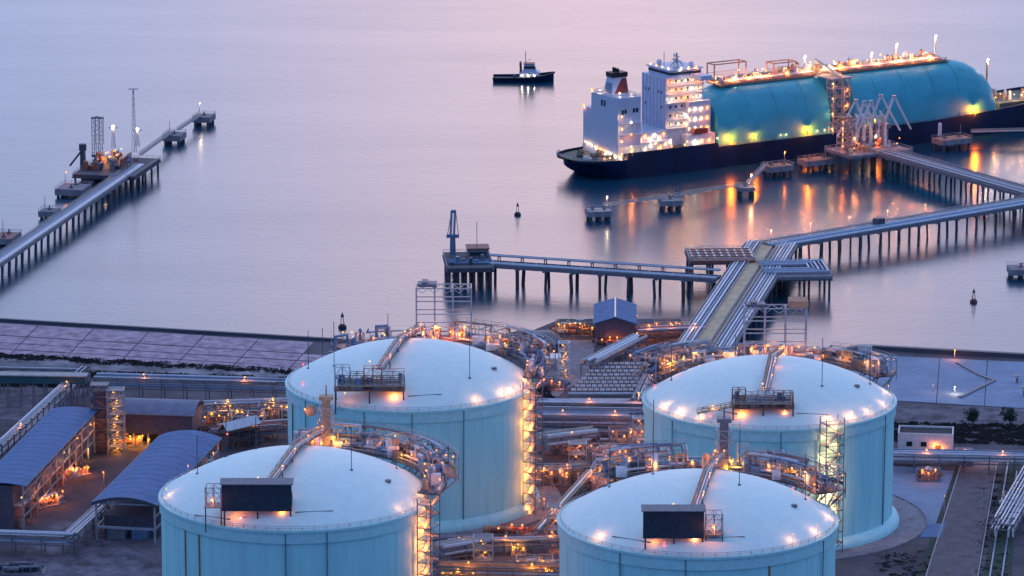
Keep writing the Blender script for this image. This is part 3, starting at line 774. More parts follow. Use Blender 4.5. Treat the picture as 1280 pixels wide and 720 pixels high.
# low link houses and accommodation block
MB().box(34,50,-19,14,15.6,19.5).build("link_house", 'house', ship)
MB().box(35,50,-14,10,19.5,23.5).build("link_house", 'house', ship)
acc = MB().box(50,70,-12,12,15.6,47.5).build("accommodation_block", 'house', ship)
MB().box(58,72,-20,20,15.6,21).build("accommodation_base", 'house', ship)
MB().box(60,71.5,-16.5,-12.02,21,36).build("accommodation_tier", 'house', ship)
MB().box(53,69,-11,11,47.5,50.6).build("wheelhouse", 'house', ship)
MB().box(63,69.5,-22.5,22.5,46.6,47.45).build("bridge_wing", 'house', ship)
MB().box(63.4,69,-22.3,-12.2,47.45,48.6).build("bridge_wing_bulwark", 'house', ship)
MB().box(52.9,69.1,-11.1,11.1,48.5,49.7).build("wheelhouse_window", 'glass', ship)
MB().box(52,69.8,-11.8,11.8,50.6,51.1).build("wheelhouse_roof", 'house', ship)
for z in (24,28,32,36,40,44):
    MB().box(50.5,72,-13.6,-12.03,z-.2,z).build("deck_gallery", 'white', acc)
    for x in range(52, 69, 3): MB().box(x,x+1.1,-12.1,-11.98,z+1.2,z+2.4).build("window", 'glass', acc)
for (y, z) in ((-8,40),(-5,40),(5,40),(8,40),(-8,33),(8,33)): MB().box(49.88,50.02,y-.5,y+.5,z,z+1.2).build("window", 'glass', acc)
for y in (-10.5,-7,-3.5,0,3.5,7,10.5): MB().bar((49.9,y,24),(49.9,y,47.4),.3,.3).build("stiffener", 'house', acc)
mm = MB(); mm.tube([(62,0,51),(62,0,57)],.5,8); mm.bar((62,-4.5,53.5),(62,4.5,53.5),.4); mm.bar((62,-3,55.5),(62,3,55.5),.35); mm.bar((58.5,0,51),(62,0,54),.35); mm.bar((65.5,0,51),(62,0,54),.35)
mm.build("radar_mast", 'steel', ship)
MB().bar((60,-2.4,54.6),(64,2.4,54.6),.4,.6).build("radar_scanner", 'white', ship)
for x, y in ((57,-8),(57,8),(66,-7)): MB().ball((x,y,52.3), 1.3, 12, 8).build("satellite_dome", 'white', ship)
for y, h in ((-9,6),(-5,8),(5,7)): MB().tube([(58,y,51),(58,y,50+h)], .15, 6).build("aerial", 'dsteel', ship)
MB().box(61,68,-20.6,-17,21.4,23.6).build("lifeboat", 'funnelr', ship)
# deck gear aft: winches, vents, pipes
rnd = random.Random(9)
for k in range(18):
    x = rnd.uniform(11, 24); y = rnd.uniform(-13, 13); h = rnd.uniform(1, 3)
    if x > 18 and y < -15: continue
    mb = MB()
    if k % 3 == 0: mb.tube([(x-1.2,y,13.6),(x+1.2,y,13.6)], 1.0, 10); mb.box(x-1.6,x+1.6,y-.7,y+.7,12.55,13.2)
    elif k % 3 == 1: mb.lathe([(.01,0),(.45,0),(.45,h),(.8,h),(.8,h+.5),(.01,h+.7)], 10, (x,y,12.55))
    else: mb.box(x-1.3,x+1.3,y-1,y+1,12.55,12.55+h*.7)
    mb.build("mooring_winch" if k%3==0 else "vent" if k%3==1 else "deck_locker", ['deckp','msteel','white'][k%3], ship)
rl = rail(MB(), [(24,-22.7,13.5),(21,-22.1,13.5),(15,-20.5,13.5),(9.5,-17.2,13.5),(6,-12.7,13.5),(4.2,-7.8,13.5),(4.2,7.8,13.5),(6,12.7,13.5),(9.5,17.2,13.5)],1.1,.16,2.5); rl.build("stern_rail", 'steel', ship)
rl = rail(MB(), [(72.8,-22.7,14.5),(190,-22.7,14.8),(220,-22.2,16)],1.1,.14,3); rl.build("deck_rail", 'steel', ship)
# lamps of the aft part
LP = [(21.4,y,15+.4*i) for i, y in enumerate((-16,-11,-6,-1,4,9,14))] + [(15+k*2.8,-18.5,14.4) for k in range(5)]
LP += [(23+(k%2)*4.8,-20.3,16+k*2.9) for k in range(7)] + [(22,8.5,42.7),(23,2,43),(26,-12,43),(30,-16,42.4),(22.3,17.5,34.2)]
LP += [(36+k*2.6,-19.4,17.6+ (k%3)*1.1) for k in range(6)] + [(36+k*2.4,-14.5,21+ (k%2)*1.4) for k in range(6)] + [(49.4,y,20.5+y*.1) for y in (-9,-4,1,6)]
LP += [(52+k*3.8,-13.9,z+2.0) for z in (24,36,40,44) for k in range(5)] + [(55+k*4.6,-13.9,30) for k in range(4)] + [(60+k*3.2,-17,z) for z in (23.8,28.4,33) for k in range(4)]
LP += [(57+k*4,-20.6,18.3) for k in range(5)] + [(52.4,y,51.8) for y in (-10,-4,2,8)] + [(58+k*4,-12.2,51.7) for k in range(3)] + [(27+k*7,-22.2,17.3) for k in range(6)]
for i, p in enumerate(LP): lamp(ship, p, ('warm','cool','warm','sodium')[i % 4], .44, .12)
lamp(ship, (27,-23.3,18), 'sodium', .45, 1.2); MB().bar((27,-23.2,15),(27,-23.2,17.6),.25).build('lamp_post','steel',ship)
# foredeck
for k in range(16):
    x = rnd.uniform(234, 256); y = rnd.uniform(-13, 11); h = rnd.uniform(1.5, 4)
    MB().lathe([(.01,0),(.8,0),(.8,h),(.3,h+.6),(.01,h+.7)], 10, (x,y,17.9)).build("vent", rnd.choice(['boot','white','msteel']), ship)
for k in range(7): lamp(ship, (231+k*4,-14+2*(k%2),21+ (k%3)), 'warm', .32)
MB().tube([(233,-2,17),(233,-2,38)], .5, 8).build("fore_mast", 'boot', ship); lamp(ship, (233,-2.8,38), 'cool', .55)

# ------------------------------------------------------------------ tug
tx, ty = site(654, 101, 0)
tug = thing("tugboat", "small dark tugboat with white wheelhouse crossing open water", "tugboat", (tx, ty, 0), R(-2))
def tug_hull():
    st = [(-15.5,4.4,4.0,2.6),(-13,5.2,4.8,2.4),(-4,5.4,5.0,2.4),(4,5.4,5.0,2.8),(10,4.6,3.8,3.6),(14,2.6,1.6,4.4),(15.8,.4,.2,4.9)]
    vs=[]; fs=[]
    for x,hd,hw,zd in st:
        h=[(hw*.6,-1.2),(hw,0),(hd,zd-.6),(hd,zd),(hd-.3,zd),(hd-.3,zd-.9),(0,zd-.9)]
        vs += [(x,-y,z) for y,z in h]+[(x,y,z) for y,z in h]
    K=7; W=14
    for i in range(len(st)-1):
        a,b=i*W,(i+1)*W
        for j in range(K-1): fs += [(a+j,b+j,b+j+1,a+j+1),(a+K+j+1,b+K+j+1,b+K+j,a+K+j)]
        fs.append((b,a,a+K,b+K))
    fs.append(tuple(range(K))+tuple(range(2*K-1,K-1,-1)))
    return MB().add(vs,fs)
tug_hull().build("hull", 'hull', tug)
MB().tube([(-15.7,-5.3,2.0),(4,-5.7,2.3),(10,-4.9,3.1),(14.2,-2.7,4.0),(16,0,4.5),(14.2,2.7,4.0),(10,4.9,3.1),(4,5.7,2.3),(-15.7,5.3,2.0)], .45, 8).build("fender", 'black', tug)
MB().box(-2,8.5,-3.6,3.6,1.9,5.0).build("deck_house", 'house', tug)
MB().add([(0,-2.9,5),(7,-2.9,5),(7,2.9,5),(0,2.9,5),(.6,-2.4,9),(5.6,-2.4,9),(5.6,2.4,9),(.6,2.4,9)],[(4,5,6,7),(0,1,5,4),(1,2,6,5),(2,3,7,6),(3,0,4,7)]).build("wheelhouse", 'house', tug)
MB().add([(.2,-2.72,6.6),(6.5,-2.72,6.6),(6.1,-2.52,8.2),(.5,-2.52,8.2)],[(0,1,2,3)]).build("window_band", 'glass', tug)
MB().box(.2,6,-2.7,2.7,9,9.3).build("wheelhouse_roof", 'funnelr', tug)
mb=MB(); mb.tube([(1.2,0,9.3),(1.2,0,15.5)],.2,6); mb.bar((1.2,-1.8,12),(1.2,1.8,12),.2); mb.bar((1.2,0,10),(4,0,11.4),.2); mb.build("mast", 'steel', tug)
for y in (-2,2): MB().tube([(-1.2,y,5),(-1.4,y,9.8)],.55,8).build("exhaust_stack", 'funnelr', tug)
MB().lathe([(.01,0),(.9,0),(.9,1.4),(.01,1.5)],10,(-4.5,0,1.6)).build("tow_winch", 'deckp', tug)
for k in range(3): lamp(tug, (-.5+k*3.2,-3.75,3.9), 'cool', .16)

# ------------------------------------------------------------------ buoys
def buoy(u, v, label, m, s=1.0):
    x, y = site(u, v, 0); b = thing("buoy", label, "buoy", (x, y, 0), 0, "channel buoys")
    MB().lathe([(.01,-.5),(1.5*s,-.5),(1.6*s,.8*s),(.8*s,1.5*s),(.01,1.5*s)],14).build("float", m, b)
    mb = MB()
    for k in range(4): mb.bar(pol(.9*s,45+90*k,1.4*s), pol(.35*s,45+90*k,4.6*s), .22*s)
    mb.build("tower", m, b)
    MB().lathe([(.01,4.2*s),(.75*s,4.3*s),(.01,6.2*s)],10).build("top_mark", m, b)
buoy(647,269,"dark conical buoy afloat between the two berths", 'buoy', .95)
buoy(428,410,"dark conical buoy nearest the mauve slabs", 'buoy', 1.05)
buoy(1217,378,"reddish buoy afloat at right below the long trestle", 'buoyr', .95)

# ------------------------------------------------------------------ jetties, trestles, dolphins
def bents(t, L, w, z, spacing, r=.55, start=2.0, rake=0.0, per=3, z0=-7):
    n = max(1, int(round((L-2*start)/spacing)))
    for k in range(n+1):
        x = start + (L-2*start)*k/n
        pc = MB().box(x-.8,x+.8,-w/2,w/2,z-2.0,z-.95).build("pile_cap", 'conc', t)
        for j in range(per):
            y = -w/2+1+(w-2)*j/max(1,per-1)
            po = pile(pc, (x, y, z0), z-1.9-z0, r*(1.0 if k%2 else .8))
            po.rotation_euler = (R(2.2)*(1 if y < 0 else -1), R(2.5)*((j+k)%3-1), 0)
def trestle(name, label, p, q, w, z, spacing, pipes, road=None, per=3, deckm='conc', cat="trestle", r=.55, start=2.0):
    L = dist(p, q); t = thing(name, label, cat, (p[0], p[1], 0), yaw(p, q), "pipe trestles")
    MB().box(0,L,-w/2,w/2,z-.95,z-.35).build("deck", deckm, t)
    for s in (-1, 1): MB().box(0,L,s*w/2-.25,s*w/2+.25,z-1.3,z+.15).build("edge_beam", 'msteel', t)
    bents(t, L, w, z, spacing, r, start, per=per)
    if road:
        MB().box(.2,L-.2,road[0],road[1],z-.35,z-.1).build("roadway", road[2], t)
        rl = rail(rail(MB(), [(0,road[0],z-.1),(L,road[0],z-.1)],1.1,.14,4),[(0,road[1],z-.1),(L,road[1],z-.1)],1.1,.14,4); rl.build("handrail", 'steel', t)
    ys = [p_[0] for p_ in pipes]
    n = max(2,int(L/9))
    for k in range(n+1):
        x = .5+(L-1)*k/n
        for grp in ([y for y in ys if not road or y < road[0]], [y for y in ys if road and y > road[1]]):
            if grp: MB().box(x-.25,x+.25,min(grp)-.6,max(grp)+.6,z-.35,z+.25).build("pipe_sleeper", 'msteel', t)
    for y, zz, rr, m in pipes: MB().tube([(0,y,z+zz),(L,y,z+zz)], rr, 8).build("pipe", m, t)
    return t, L
def platform(name, label, c, sx, sy, rz, z, nx, ny, cat="platform", m='conc', r=.5, th=1.2, group=None):
    t = thing(name, label, cat, (c[0], c[1], 0), rz, group)
    MB().box(-sx/2,sx/2,-sy/2,sy/2,z-th,z).build("deck", m, t)
    MB().box(-sx/2-.3,sx/2+.3,-sy/2-.3,sy/2+.3,z-th-.5,z-th).build("fender_beam", 'dsteel', t)
    for i in range(nx):
        for j in range(ny):
            pile(t, (-sx/2+1+(sx-2)*i/max(1,nx-1), -sy/2+1+(sy-2)*j/max(1,ny-1), -7), z-th-.5+7, r)
    rl = rail(MB(), [(-sx/2,-sy/2,z),(sx/2,-sy/2,z),(sx/2,sy/2,z),(-sx/2,sy/2,z),(-sx/2,-sy/2,z)],1.1,.13,3); rl.build("handrail", 'steel', t)
    return t
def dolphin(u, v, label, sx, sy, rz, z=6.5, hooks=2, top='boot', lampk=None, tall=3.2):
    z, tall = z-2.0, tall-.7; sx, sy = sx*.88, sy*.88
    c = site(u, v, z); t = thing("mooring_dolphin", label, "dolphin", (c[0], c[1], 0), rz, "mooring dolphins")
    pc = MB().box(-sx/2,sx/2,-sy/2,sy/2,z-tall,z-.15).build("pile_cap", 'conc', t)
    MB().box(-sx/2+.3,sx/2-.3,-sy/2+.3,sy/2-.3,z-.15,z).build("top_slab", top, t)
    n = 3 if sx > 9 else 2
    for i in range(n):
        for j in range(2): pile(pc, (-sx/2+1.2+(sx-2.4)*i/(n-1), (-sy/2+1.2)*(1-2*j), -7), z-tall+7, .7)
    for k in range(hooks):
        x = -sx/4+sx/2*k/max(1,hooks-1) if hooks > 1 else 0
        mb = MB(); mb.box(x-.8,x+.8,-.8,.8,z,z+.7); mb.tube([(x,0,z+.7),(x,0,z+1.8)],.4,8); mb.bar((x-.9,0,z+1.5),(x+.9,0,z+1.5),.3)
        mb.build("mooring_hook", 'msteel', t)
    rl = rail(MB(), [(-sx/2,-sy/2,z),(sx/2,-sy/2,z),(sx/2,sy/2,z),(-sx/2,sy/2,z)],1.1,.13,3); rl.build("handrail", 'steel', t)
    MB().bar((sx/2-.7,sy/2-.7,z),(sx/2-.7,sy/2-.7,z+5),.2).build("lamp_post", 'steel', t)
    if lampk: lamp(t, (sx/2-.7,sy/2-1.1,z+5), lampk, .3)
    return t
def catwalk(p, q, z0, z1, label):
    L = dist(p, q); t = thing("catwalk", label, "walkway", (p[0], p[1], 0), yaw(p, q), "catwalks between dolphins")
    MB().bar((0,0,z0),(L,0,z1),1.6,.4).build("walkway_deck", 'lconc', t)
    for s in (-.8,.8):
        mb = rail(MB(), [(0,s,z0),(L,s,z1)],1.2,.16,2.5); mb.build("handrail", 'lconc', t)
    return t
def loading_arm(c, rz, z, h, label, lean=0.0, m='pipe', cat="loading arm"):
    t = thing("loading_arm", label, cat, (c[0], c[1], z), rz, "loading arms")
    MB().lathe([(.01,0),(.9,0),(.7,h*.55),(.01,h*.56)],12).build("riser", m, t)
    MB().tube([(0,0,h*.5),(lean*h,0,h)], .6, 8).build("inboard_arm", m, t)
    MB().tube([(lean*h,0,h),(lean*h+h*.42,.3,h*.28)], .5, 8).build("outboard_arm", m, t)
    MB().box(-h*.28-1,-h*.28+.9,-.9,.9,h*.36,h*.36+2.0).build("counterweight", 'msteel', t)
    MB().bar((-h*.28,0,h*.40),(lean*h*.3,0,h*.62),.35).build("balance_beam", m, t)
    mb = MB(); mb.bar((lean*h,0,h+.6),(-h*.28,0,h*.45),.16); mb.lathe([(.01,-.3),(1.1,-.3),(1.1,.3),(.01,.3)],12,(lean*h,0,h)); mb.build("pantograph", 'steel', t)
    return t

# trestle from the shore out to the bend, then right to the berth
ZD = 9.0
A0 = site(874,442,ZD); A1 = site(965,303,ZD)
trestle("pipe_trestle", "broad pipe trestle with buff road running out from the shore", A0, A1, 22, ZD, 15,
   [(9.6,.3,.45,'pipe'),(8.3,.3,.55,'pipe'),(6.9,.3,.4,'bpipe'),(5.6,.4,.5,'pipe'),
    (-3.2,.3,.45,'tan'),(-4.6,.35,.55,'bpipe'),(-6,.3,.5,'pipe'),(-7.3,.35,.5,'bpipe'),(-8.6,.3,.45,'pipe'),(-9.9,.4,.5,'pipe')], (-1.2,3.9,'olive'), per=4)
B0 = site(958,306,ZD); B1 = site(1330,243,ZD)
t, L = trestle("pipe_trestle", "long pipe trestle on paired piles leading right from the bend", B0, B1, 13, ZD, 11,
   [(-5.8,.3,.6,'pipe'),(-4.5,.3,.5,'bpipe'),(-3.3,.35,.5,'bpipe'),(-2.1,.3,.55,'bpipe'),(-.8,.35,.55,'pipe'),(.5,.3,.45,'bpipe')], (2.0,6.0,'lconc'), per=3)
MB().box(62,66,-1,2.5,ZD+.3,ZD+3.2).build("valve_house", 'dsteel', t)
for k in range(5): lamp(t, (8+k*22,6.2,ZD+4.2), 'warm', .2); 
for k in range(5): MB().bar((8+k*22,6.35,ZD),(8+k*22,6.35,ZD+4.2),.16).build("lamp_post", 'steel', t)
# expansion loop
c = site(993,336,ZD); pl = platform("expansion_platform", "square platform carrying pipe expansion loops beside the buff road", c, 27, 30, R(4), ZD, 4, 3)
for k in range(5):
    s = (1-k*.15); MB().tube([(-13.5,10.5*s,ZD+.9),(11.5*s+1,10.5*s,ZD+.9),(11.5*s+1,-10.5*s,ZD+.9),(-13.5,-10.5*s,ZD+.9)], .5, 8).build("pipe_loop", 'pipe' if k%2==0 else 'bpipe', pl)
for k in range(4): MB().box(-11+k*7,-10.4+k*7,-11.5,11.5,ZD,ZD+.4).build("pipe_sleeper", 'msteel', pl)
# ladder-like rack left of the bend
c = site(900,318,ZD+1); rk = platform("rack_platform", "low platform of pale and maroon racks left of the trestle bend", c, 27, 24, R(3), ZD+1, 4, 3, m='rsteel')
for k in range(9): MB().box(-12.6+k*3.1,-11.7+k*3.1,-8.8,8.8,ZD+1,ZD+1.7).build("rack_bar", 'white' if k%2 else 'pipe', rk)
for k in range(4): MB().box(-12.8,12.8,-8+k*5,-7.4+k*5,ZD+1.7,ZD+2.0).build("rack_rail", 'rsteel', rk)

# centre jetty
C0 = site(610,328,ZD); C1 = site(898,347,ZD)
t, L = trestle("jetty", "narrow jetty with twin pipe runs crossing the water at centre", C0, C1, 8.5, ZD, 11.5,
   [(3.2,2.6,.45,'bpipe'),(2.0,2.6,.4,'pipe'),(-3.3,.4,.5,'pipe'),(-2.2,.4,.4,'bpipe'),(-1.0,.4,.4,'pipe')], None, per=2, cat="jetty", r=.75)
for k in range(10):
    x = 4+k*(L-8)/9; mb=MB(); mb.bar((x,1,ZD-.3),(x,1,ZD+2.2),.35); mb.bar((x,4,ZD-.3),(x,4,ZD+2.2),.35); mb.bar((x,.6,ZD+2.1),(x,4.3,ZD+2.1),.35); mb.build("pipe_bent", 'dsteel', t)
c = site(585,325,ZD); jp = platform("jetty_platform", "dark jetty head platform with small control room at centre left", c, 19, 32, R(4), ZD, 6, 4, m='dconc')
MB().box(0,8.5,1,9,ZD,ZD+4.2).build("control_room", 'msteel', jp); MB().box(-.5,9,.5,9.5,ZD+4.2,ZD+4.7).build("control_roof", 'rsteel', jp)
MB().box(.8,7.5,.9,1.02,ZD+1.6,ZD+3).build("window", 'glass', jp)
MB().tube([(4,5,ZD+4.7),(4,5,ZD+15)],.14,6).build("aerial", 'dsteel', jp)
for k in range(6): MB().box(-8+k*2.6,-6.6+k*2.6,-11+ (k%3)*3,-9+(k%3)*3,ZD,ZD+1.5+(k%2)*1.6).build("deck_equipment", ('dsteel','bpipe','msteel')[k%3], jp)
for k in range(4): MB().tube([(-8.5,-9+k*2.2,ZD+.6),(9.4,-9+k*2.2,ZD+.6)],.35,8).build("pipe", 'bpipe', jp)
mb = lattice(MB(), -9,-4.5,-15,-12.8,0.5,ZD-1.5,2,1,3,.3); mb.build("boat_landing", 'dsteel', jp)
c = site(566,318,ZD); la = thing("loading_arm", "folded upright blue loading arm on the centre jetty head", "loading arm", (c[0], c[1], ZD), 0, "loading arms")
MB().lathe([(.01,0),(1.3,0),(1.1,8),(.01,8.1)],12).build("riser", 'bpipe', la)
MB().box(-2.6,2.6,-1,1,7.2,8.6).build("counterweight", 'bpipe', la)
for x in (-.9,.5): MB().bar((x,0,8),(x+.5,0,18.5),1.0,.9).build("folded_arm", 'pipe', la)
MB().lathe([(.01,-.6),(1.0,-.6),(1.0,.6),(.01,.6)],12,(.4,0,18.3)).build("pulley", 'bpipe', la)
mb=MB(); mb.bar((-2.2,0,8),(-.6,0,17.5),.25); mb.bar((2.4,0,8),(1.3,0,17.8),.25); mb.build("cable", 'dsteel', la)

# ship berth platform, loading arms and its trestle
ZB = 9.5
bc = site(1086,186,ZB); BY = R(29.5)
bp = platform("berth_platform", "berth platform with loading gear alongside the gas carrier", bc, 34, 23, BY, ZB, 6, 3, m='conc')
rnd = random.Random(21)
for k in range(22):
    x = rnd.uniform(-15,15); y = rnd.uniform(-7,6); h = rnd.uniform(1,4)
    mb = MB()
    if k%3==0: mb.box(x-1.2,x+1.2,y-.9,y+.9,ZB,ZB+h); nm="equipment_cabinet"
    elif k%3==1: mb.lathe([(.01,0),(.7,0),(.7,h),(.01,h+.5)],10,(x,y,ZB)); nm="vessel"
    else: mb.tube([(x,y,ZB),(x,y,ZB+h),(x+4,y,ZB+h),(x+4,y,ZB)],.35,8); nm="pipe_loop"
    mb.build(nm, rnd.choice(['rsteel','msteel','boot','pipe']), bp)
for k in range(8): lamp(bp, (-14+k*4,-8.5+ (k%3)*4,ZB+3+ (k%2)*1.5), 'sodium' if k%3 else 'warm', .26, .3)
gt = thing("gangway_tower", "lattice gangway tower at the left end of the berth platform", "tower", (bc[0]+math.cos(BY)*-11-math.sin(BY)*4, bc[1]+math.sin(BY)*-11+math.cos(BY)*4, ZB), BY)
lattice(MB(), -2.5,2.5,-2.5,2.5,0,15,1,1,5,.35).build("tower_frame", 'steel', gt)
MB().box(-3,3,-3,3,14.8,15.3).build("top_platform", 'rsteel', gt); MB().bar((0,0,15),(-3,12,10),1.6,.5).build("gangway", 'lconc', gt)
for k in range(5): lamp(gt, (-2.9,-2.9,2.5+k*2.8), 'sodium', .3, .22)
ls = thing("pipe_gantry", "pale grey lattice pipe gantry at the middle of the carrier berth", "gantry", (bc[0]+math.cos(BY)*4-math.sin(BY)*7, bc[1]+math.sin(BY)*4+math.cos(BY)*7, ZB), BY)
lattice(MB(), -10,10,-1.8,1.8,0,13,6,1,4,.34).build("frame", 'steel', ls)
for z in (4.3,8.7,13): MB().box(-10,10,-1.7,1.7,z-.1,z+.1).build("grating", 'msteel', ls)
for k in range(6): MB().tube([(-8.5+k*3.4,0,0),(-8.5+k*3.4,0,13),(-8.5+k*3.4,3,15)],.4,8).build("riser_pipe", 'white', ls)
for k in range(4): lamp(ls, (-9+k*6,-2.2,5+ (k%2)*5), 'warm', .3, .25)
ARM = ["leftmost of five grey loading arms beside the carrier", "second from left of five grey loading arms beside the carrier", "middle of five grey loading arms beside the carrier",
       "second from right of five grey loading arms beside the carrier", "rightmost of five grey loading arms beside the carrier"]
for k in range(5):
    a = -4+k*4.0
    c = (bc[0]+math.cos(BY)*a-math.sin(BY)*4.5, bc[1]+math.sin(BY)*a+math.cos(BY)*4.5)
    loading_arm(c, BY+R(4-8*(k%3))+ (math.pi if k%2 else 0), ZB, 21.5+ (k%3)*1.2, ARM[k], .2, 'white')
D0 = site(1100,187,ZB); D1 = site(1330,252,ZB)
t, L = trestle("pipe_trestle", "mauve pipe trestle from the carrier berth toward the right edge", D0, D1, 13, ZB, 12,
   [(-5,.3,.45,'msteel'),(-3.8,.3,.45,'pipe'),(-2.6,.3,.45,'msteel'),(-1.4,.3,.45,'msteel'),(-.2,.3,.4,'pipe')], (1.6,5.8,'conc'), per=3, deckm='conc')
for k in range(6): lamp(t, (10+k*16,-6.2,ZB-.3), 'cool', .16)
dolphin(972,206,"orange topped breasting dolphin, left of the pair by the hull", 15, 9, BY, 7, 2, lampk='sodium')
dolphin(1021,198,"orange topped breasting dolphin next to the berth platform's left end", 18, 10, BY, 7.5, 2)
dolphin(1190,172,"orange topped breasting dolphin right of the berth platform", 19, 11, BY, 7.5, 2)
dolphin(748,262,"outermost mooring dolphin off the carrier's stern", 12, 10, R(10), 6.5, 2, 'lconc', 'cool')
dolphin(838,249,"middle mooring dolphin on the catwalk off the stern", 11, 9, R(10), 6.5, 1, 'lconc')
dolphin(932,233,"inner mooring dolphin where the stern catwalk bends up", 9, 8, R(10), 6.5, 1, 'lconc', 'warm', 2.4)
dolphin(1276,334,"mooring dolphin cut by the right edge of the picture", 12, 12, 0, 6, 1, 'conc', 'sodium')
c = site(1172,170,5.5); o = thing("navigation_post", "white cylindrical post standing on the right breasting dolphin", "post", (c[0]+1, c[1], 5.5))
MB().lathe([(.01,0),(.9,0),(.9,6),(.01,6.6)],12).build("post", 'white', o); MB().lathe([(.01,0),(1.4,0),(1.4,.4),(.01,.4)],12).build("post_base", 'conc', o)
catwalk(site(755,258,5.3), site(833,246,5.3), 5.3, 5.3, "pale catwalk between the outermost and middle stern dolphins")
catwalk(site(843,245,5.3), site(927,231,5.3), 5.3, 5.3, "pale catwalk between the middle and inner stern dolphins")
catwalk(site(935,230,5.3), site(958,205,6), 5.3, 6, "short pale catwalk climbing to the left breasting dolphin")
catwalk(site(1214,165,6), site(1330,162,6), 6, 6, "pale catwalk running right from the breasting dolphin to the frame edge")

# left jetty
ZL = 7.0
L0 = site(-60,364,ZL); L1 = site(172,206,ZL)
t, L = trestle("jetty", "long straight pipe jetty entering at the left edge", L0, L1, 7.0, ZL, 9.0,
   [(-2.6,.3,.45,'pipe'),(-1.5,.3,.5,'pipe'),(-.3,.3,.4,'bpipe'),(.8,.3,.4,'bpipe')], (1.6,3.3,'conc'), per=2, cat="jetty", r=.6)
lc = site(146,208,ZL); LY = yaw(L0, L1)
lp = platform("jetty_platform", "cluttered jetty head platform with tan piping at far left", lc, 44, 29, LY, ZL, 5, 4, m='dconc')
rnd = random.Random(8)
for k in range(44):
    x = rnd.uniform(-14,15); y = rnd.uniform(-6,12); h = rnd.uniform(1.5,5); mb = MB()
    if k%3==0: mb.box(x-1.3,x+1.3,y-1,y+1,ZL,ZL+h); nm="equipment_cabinet"
    elif k%3==1: mb.lathe([(.01,0),(.8,0),(.8,h),(.01,h+.6)],10,(x,y,ZL)); nm="vessel"
    else: mb.tube([(x,y,ZL),(x,y,ZL+h),(x+4,y,ZL+h),(x+4,y,ZL)],.4,8); nm="pipe_loop"
    mb.build(nm, rnd.choice(['tan','msteel','dsteel','bpipe','rsteel']), lp)
for k in range(11): lamp(lp, (-4+k*1.9, 1+ (k%4)*2, ZL+3+ (k%3)*1.5), 'sodium' if k%2 else 'warm', .3, .45)
def mast(c, z, h, label, arms=()):
    m_ = thing("lattice_mast", label, "mast", (c[0], c[1], z), 0)
    mb = MB()
    for k in range(3):
        a = 90+120*k; mb.bar(pol(1.3,a,0), pol(.35,a,h), .16)
        n = 10
        for j in range(n):
            r0 = 1.3-.95*j/n; r1 = 1.3-.95*(j+1)/n
            mb.bar(pol(r0,a,h*j/n), pol(r1,a+120,h*(j+1)/n), .1)
    mb.build("mast_frame", 'steel', m_)
    MB().box(-2.2,2.2,-.5,.5,h,h+.4).build("mast_top", 'steel', m_)
    for y, z2 in arms: lamp(m_, (y,-.4,z2), 'cool', .75, .15)
    return m_
mast(site(168,191,ZL), ZL, 30, "tall slim lattice mast at the right of the far left jetty head")
mast(site(142,185,ZL), ZL, 9.5, "short floodlight mast among the far left jetty piping", [(0,10.2)])
mast(site(172,183,ZL), ZL, 7.5, "short floodlight mast beside the tall slim mast", [(0,8.2)])
for k, (u, lab) in enumerate(((117,"leftmost of three dark upright arms on the far left jetty"),(122,"middle of three dark upright arms on the far left jetty"),(127,"rightmost of three dark upright arms on the far left jetty"))):
    c = site(u, 196, ZL); a = thing("loading_arm", lab, "loading arm", (c[0], c[1], ZL), 0, "loading arms")
    lattice(MB(), -.6,.6,-.6,.6,0,18+ (k%2),1,1,9,.16).build("riser", 'bpipe', a); MB().bar((1.1,.2,6),(1.1,.2,18.5),.25).build("folded_arm", 'bpipe', a)
    MB().box(-.8,1.4,-.7,.7,18.1,18.7).build("pulley_head", 'msteel', a); MB().box(-.9,.9,-.9,.9,0,1).build("base", 'dsteel', a)
c = site(104,212,ZL-2); cr1 = thing("deck_crane", "dark deck crane with slanted jib on the far left berth", "crane", (c[0], c[1], 5.5), 0)
MB().lathe([(.01,0),(1.5,0),(1.2,9),(.01,9.1)],12).build("pedestal", 'dsteel', cr1); MB().bar((0,0,9),(-6,-1,1.5),.8,.8).build("jib", 'dsteel', cr1); MB().box(-1.6,1.6,-1.4,1.4,8.5,11.5).build("cab", 'dsteel', cr1)
dolphin(92,233,"flat broad dolphin at the near end of the far left berth", 17, 15, LY, 6, 2, 'conc', 'sodium', 3.6)
dolphin(62,262,"small square dolphin standing left of the long jetty", 10, 9, LY, 5.5, 1, 'conc')
dolphin(8,294,"dark dolphin at the left edge beside the long jetty", 17, 10, LY, 5.5, 2, 'rsteel')
dolphin(218,167,"dolphin half way along the far left catwalk", 13, 10, LY, 6.5, 1, 'conc', None, 3.4)
dolphin(255,144,"farthest dolphin at the end of the far left catwalk", 13, 10, LY, 6.5, 1, 'conc', 'cool', 3.4)
catwalk(site(176,194,ZL), site(213,166,5.2), ZL+.3, 5.2, "catwalk from the far left jetty head to the half way dolphin")
catwalk(site(223,162,5.2), site(250,144,5.2), 5.2, 5.2, "catwalk between the half way dolphin and the farthest dolphin")
c = site(115,218,5); bg_ = thing("service_barge", "low dark service barge tied under the far left jetty head", "barge", (c[0], c[1], 0), LY)
MB().add([(-11,-4,2.6),(11,-4,2.6),(11,4,2.6),(-11,4,2.6),(-9,-3.6,-1),(9,-3.6,-1),(9,3.6,-1),(-9,3.6,-1)],[(0,1,2,3),(7,6,5,4),(4,5,1,0),(5,6,2,1),(6,7,3,2),(7,4,0,3)]).build("hull", 'hull', bg_)
MB().box(-8,-3,-2.6,2.6,2.6,5.6).build("deck_house", 'msteel', bg_); MB().box(2,8,-2.5,2.5,2.6,3.6).build("cargo_hatch", 'bpipe', bg_)

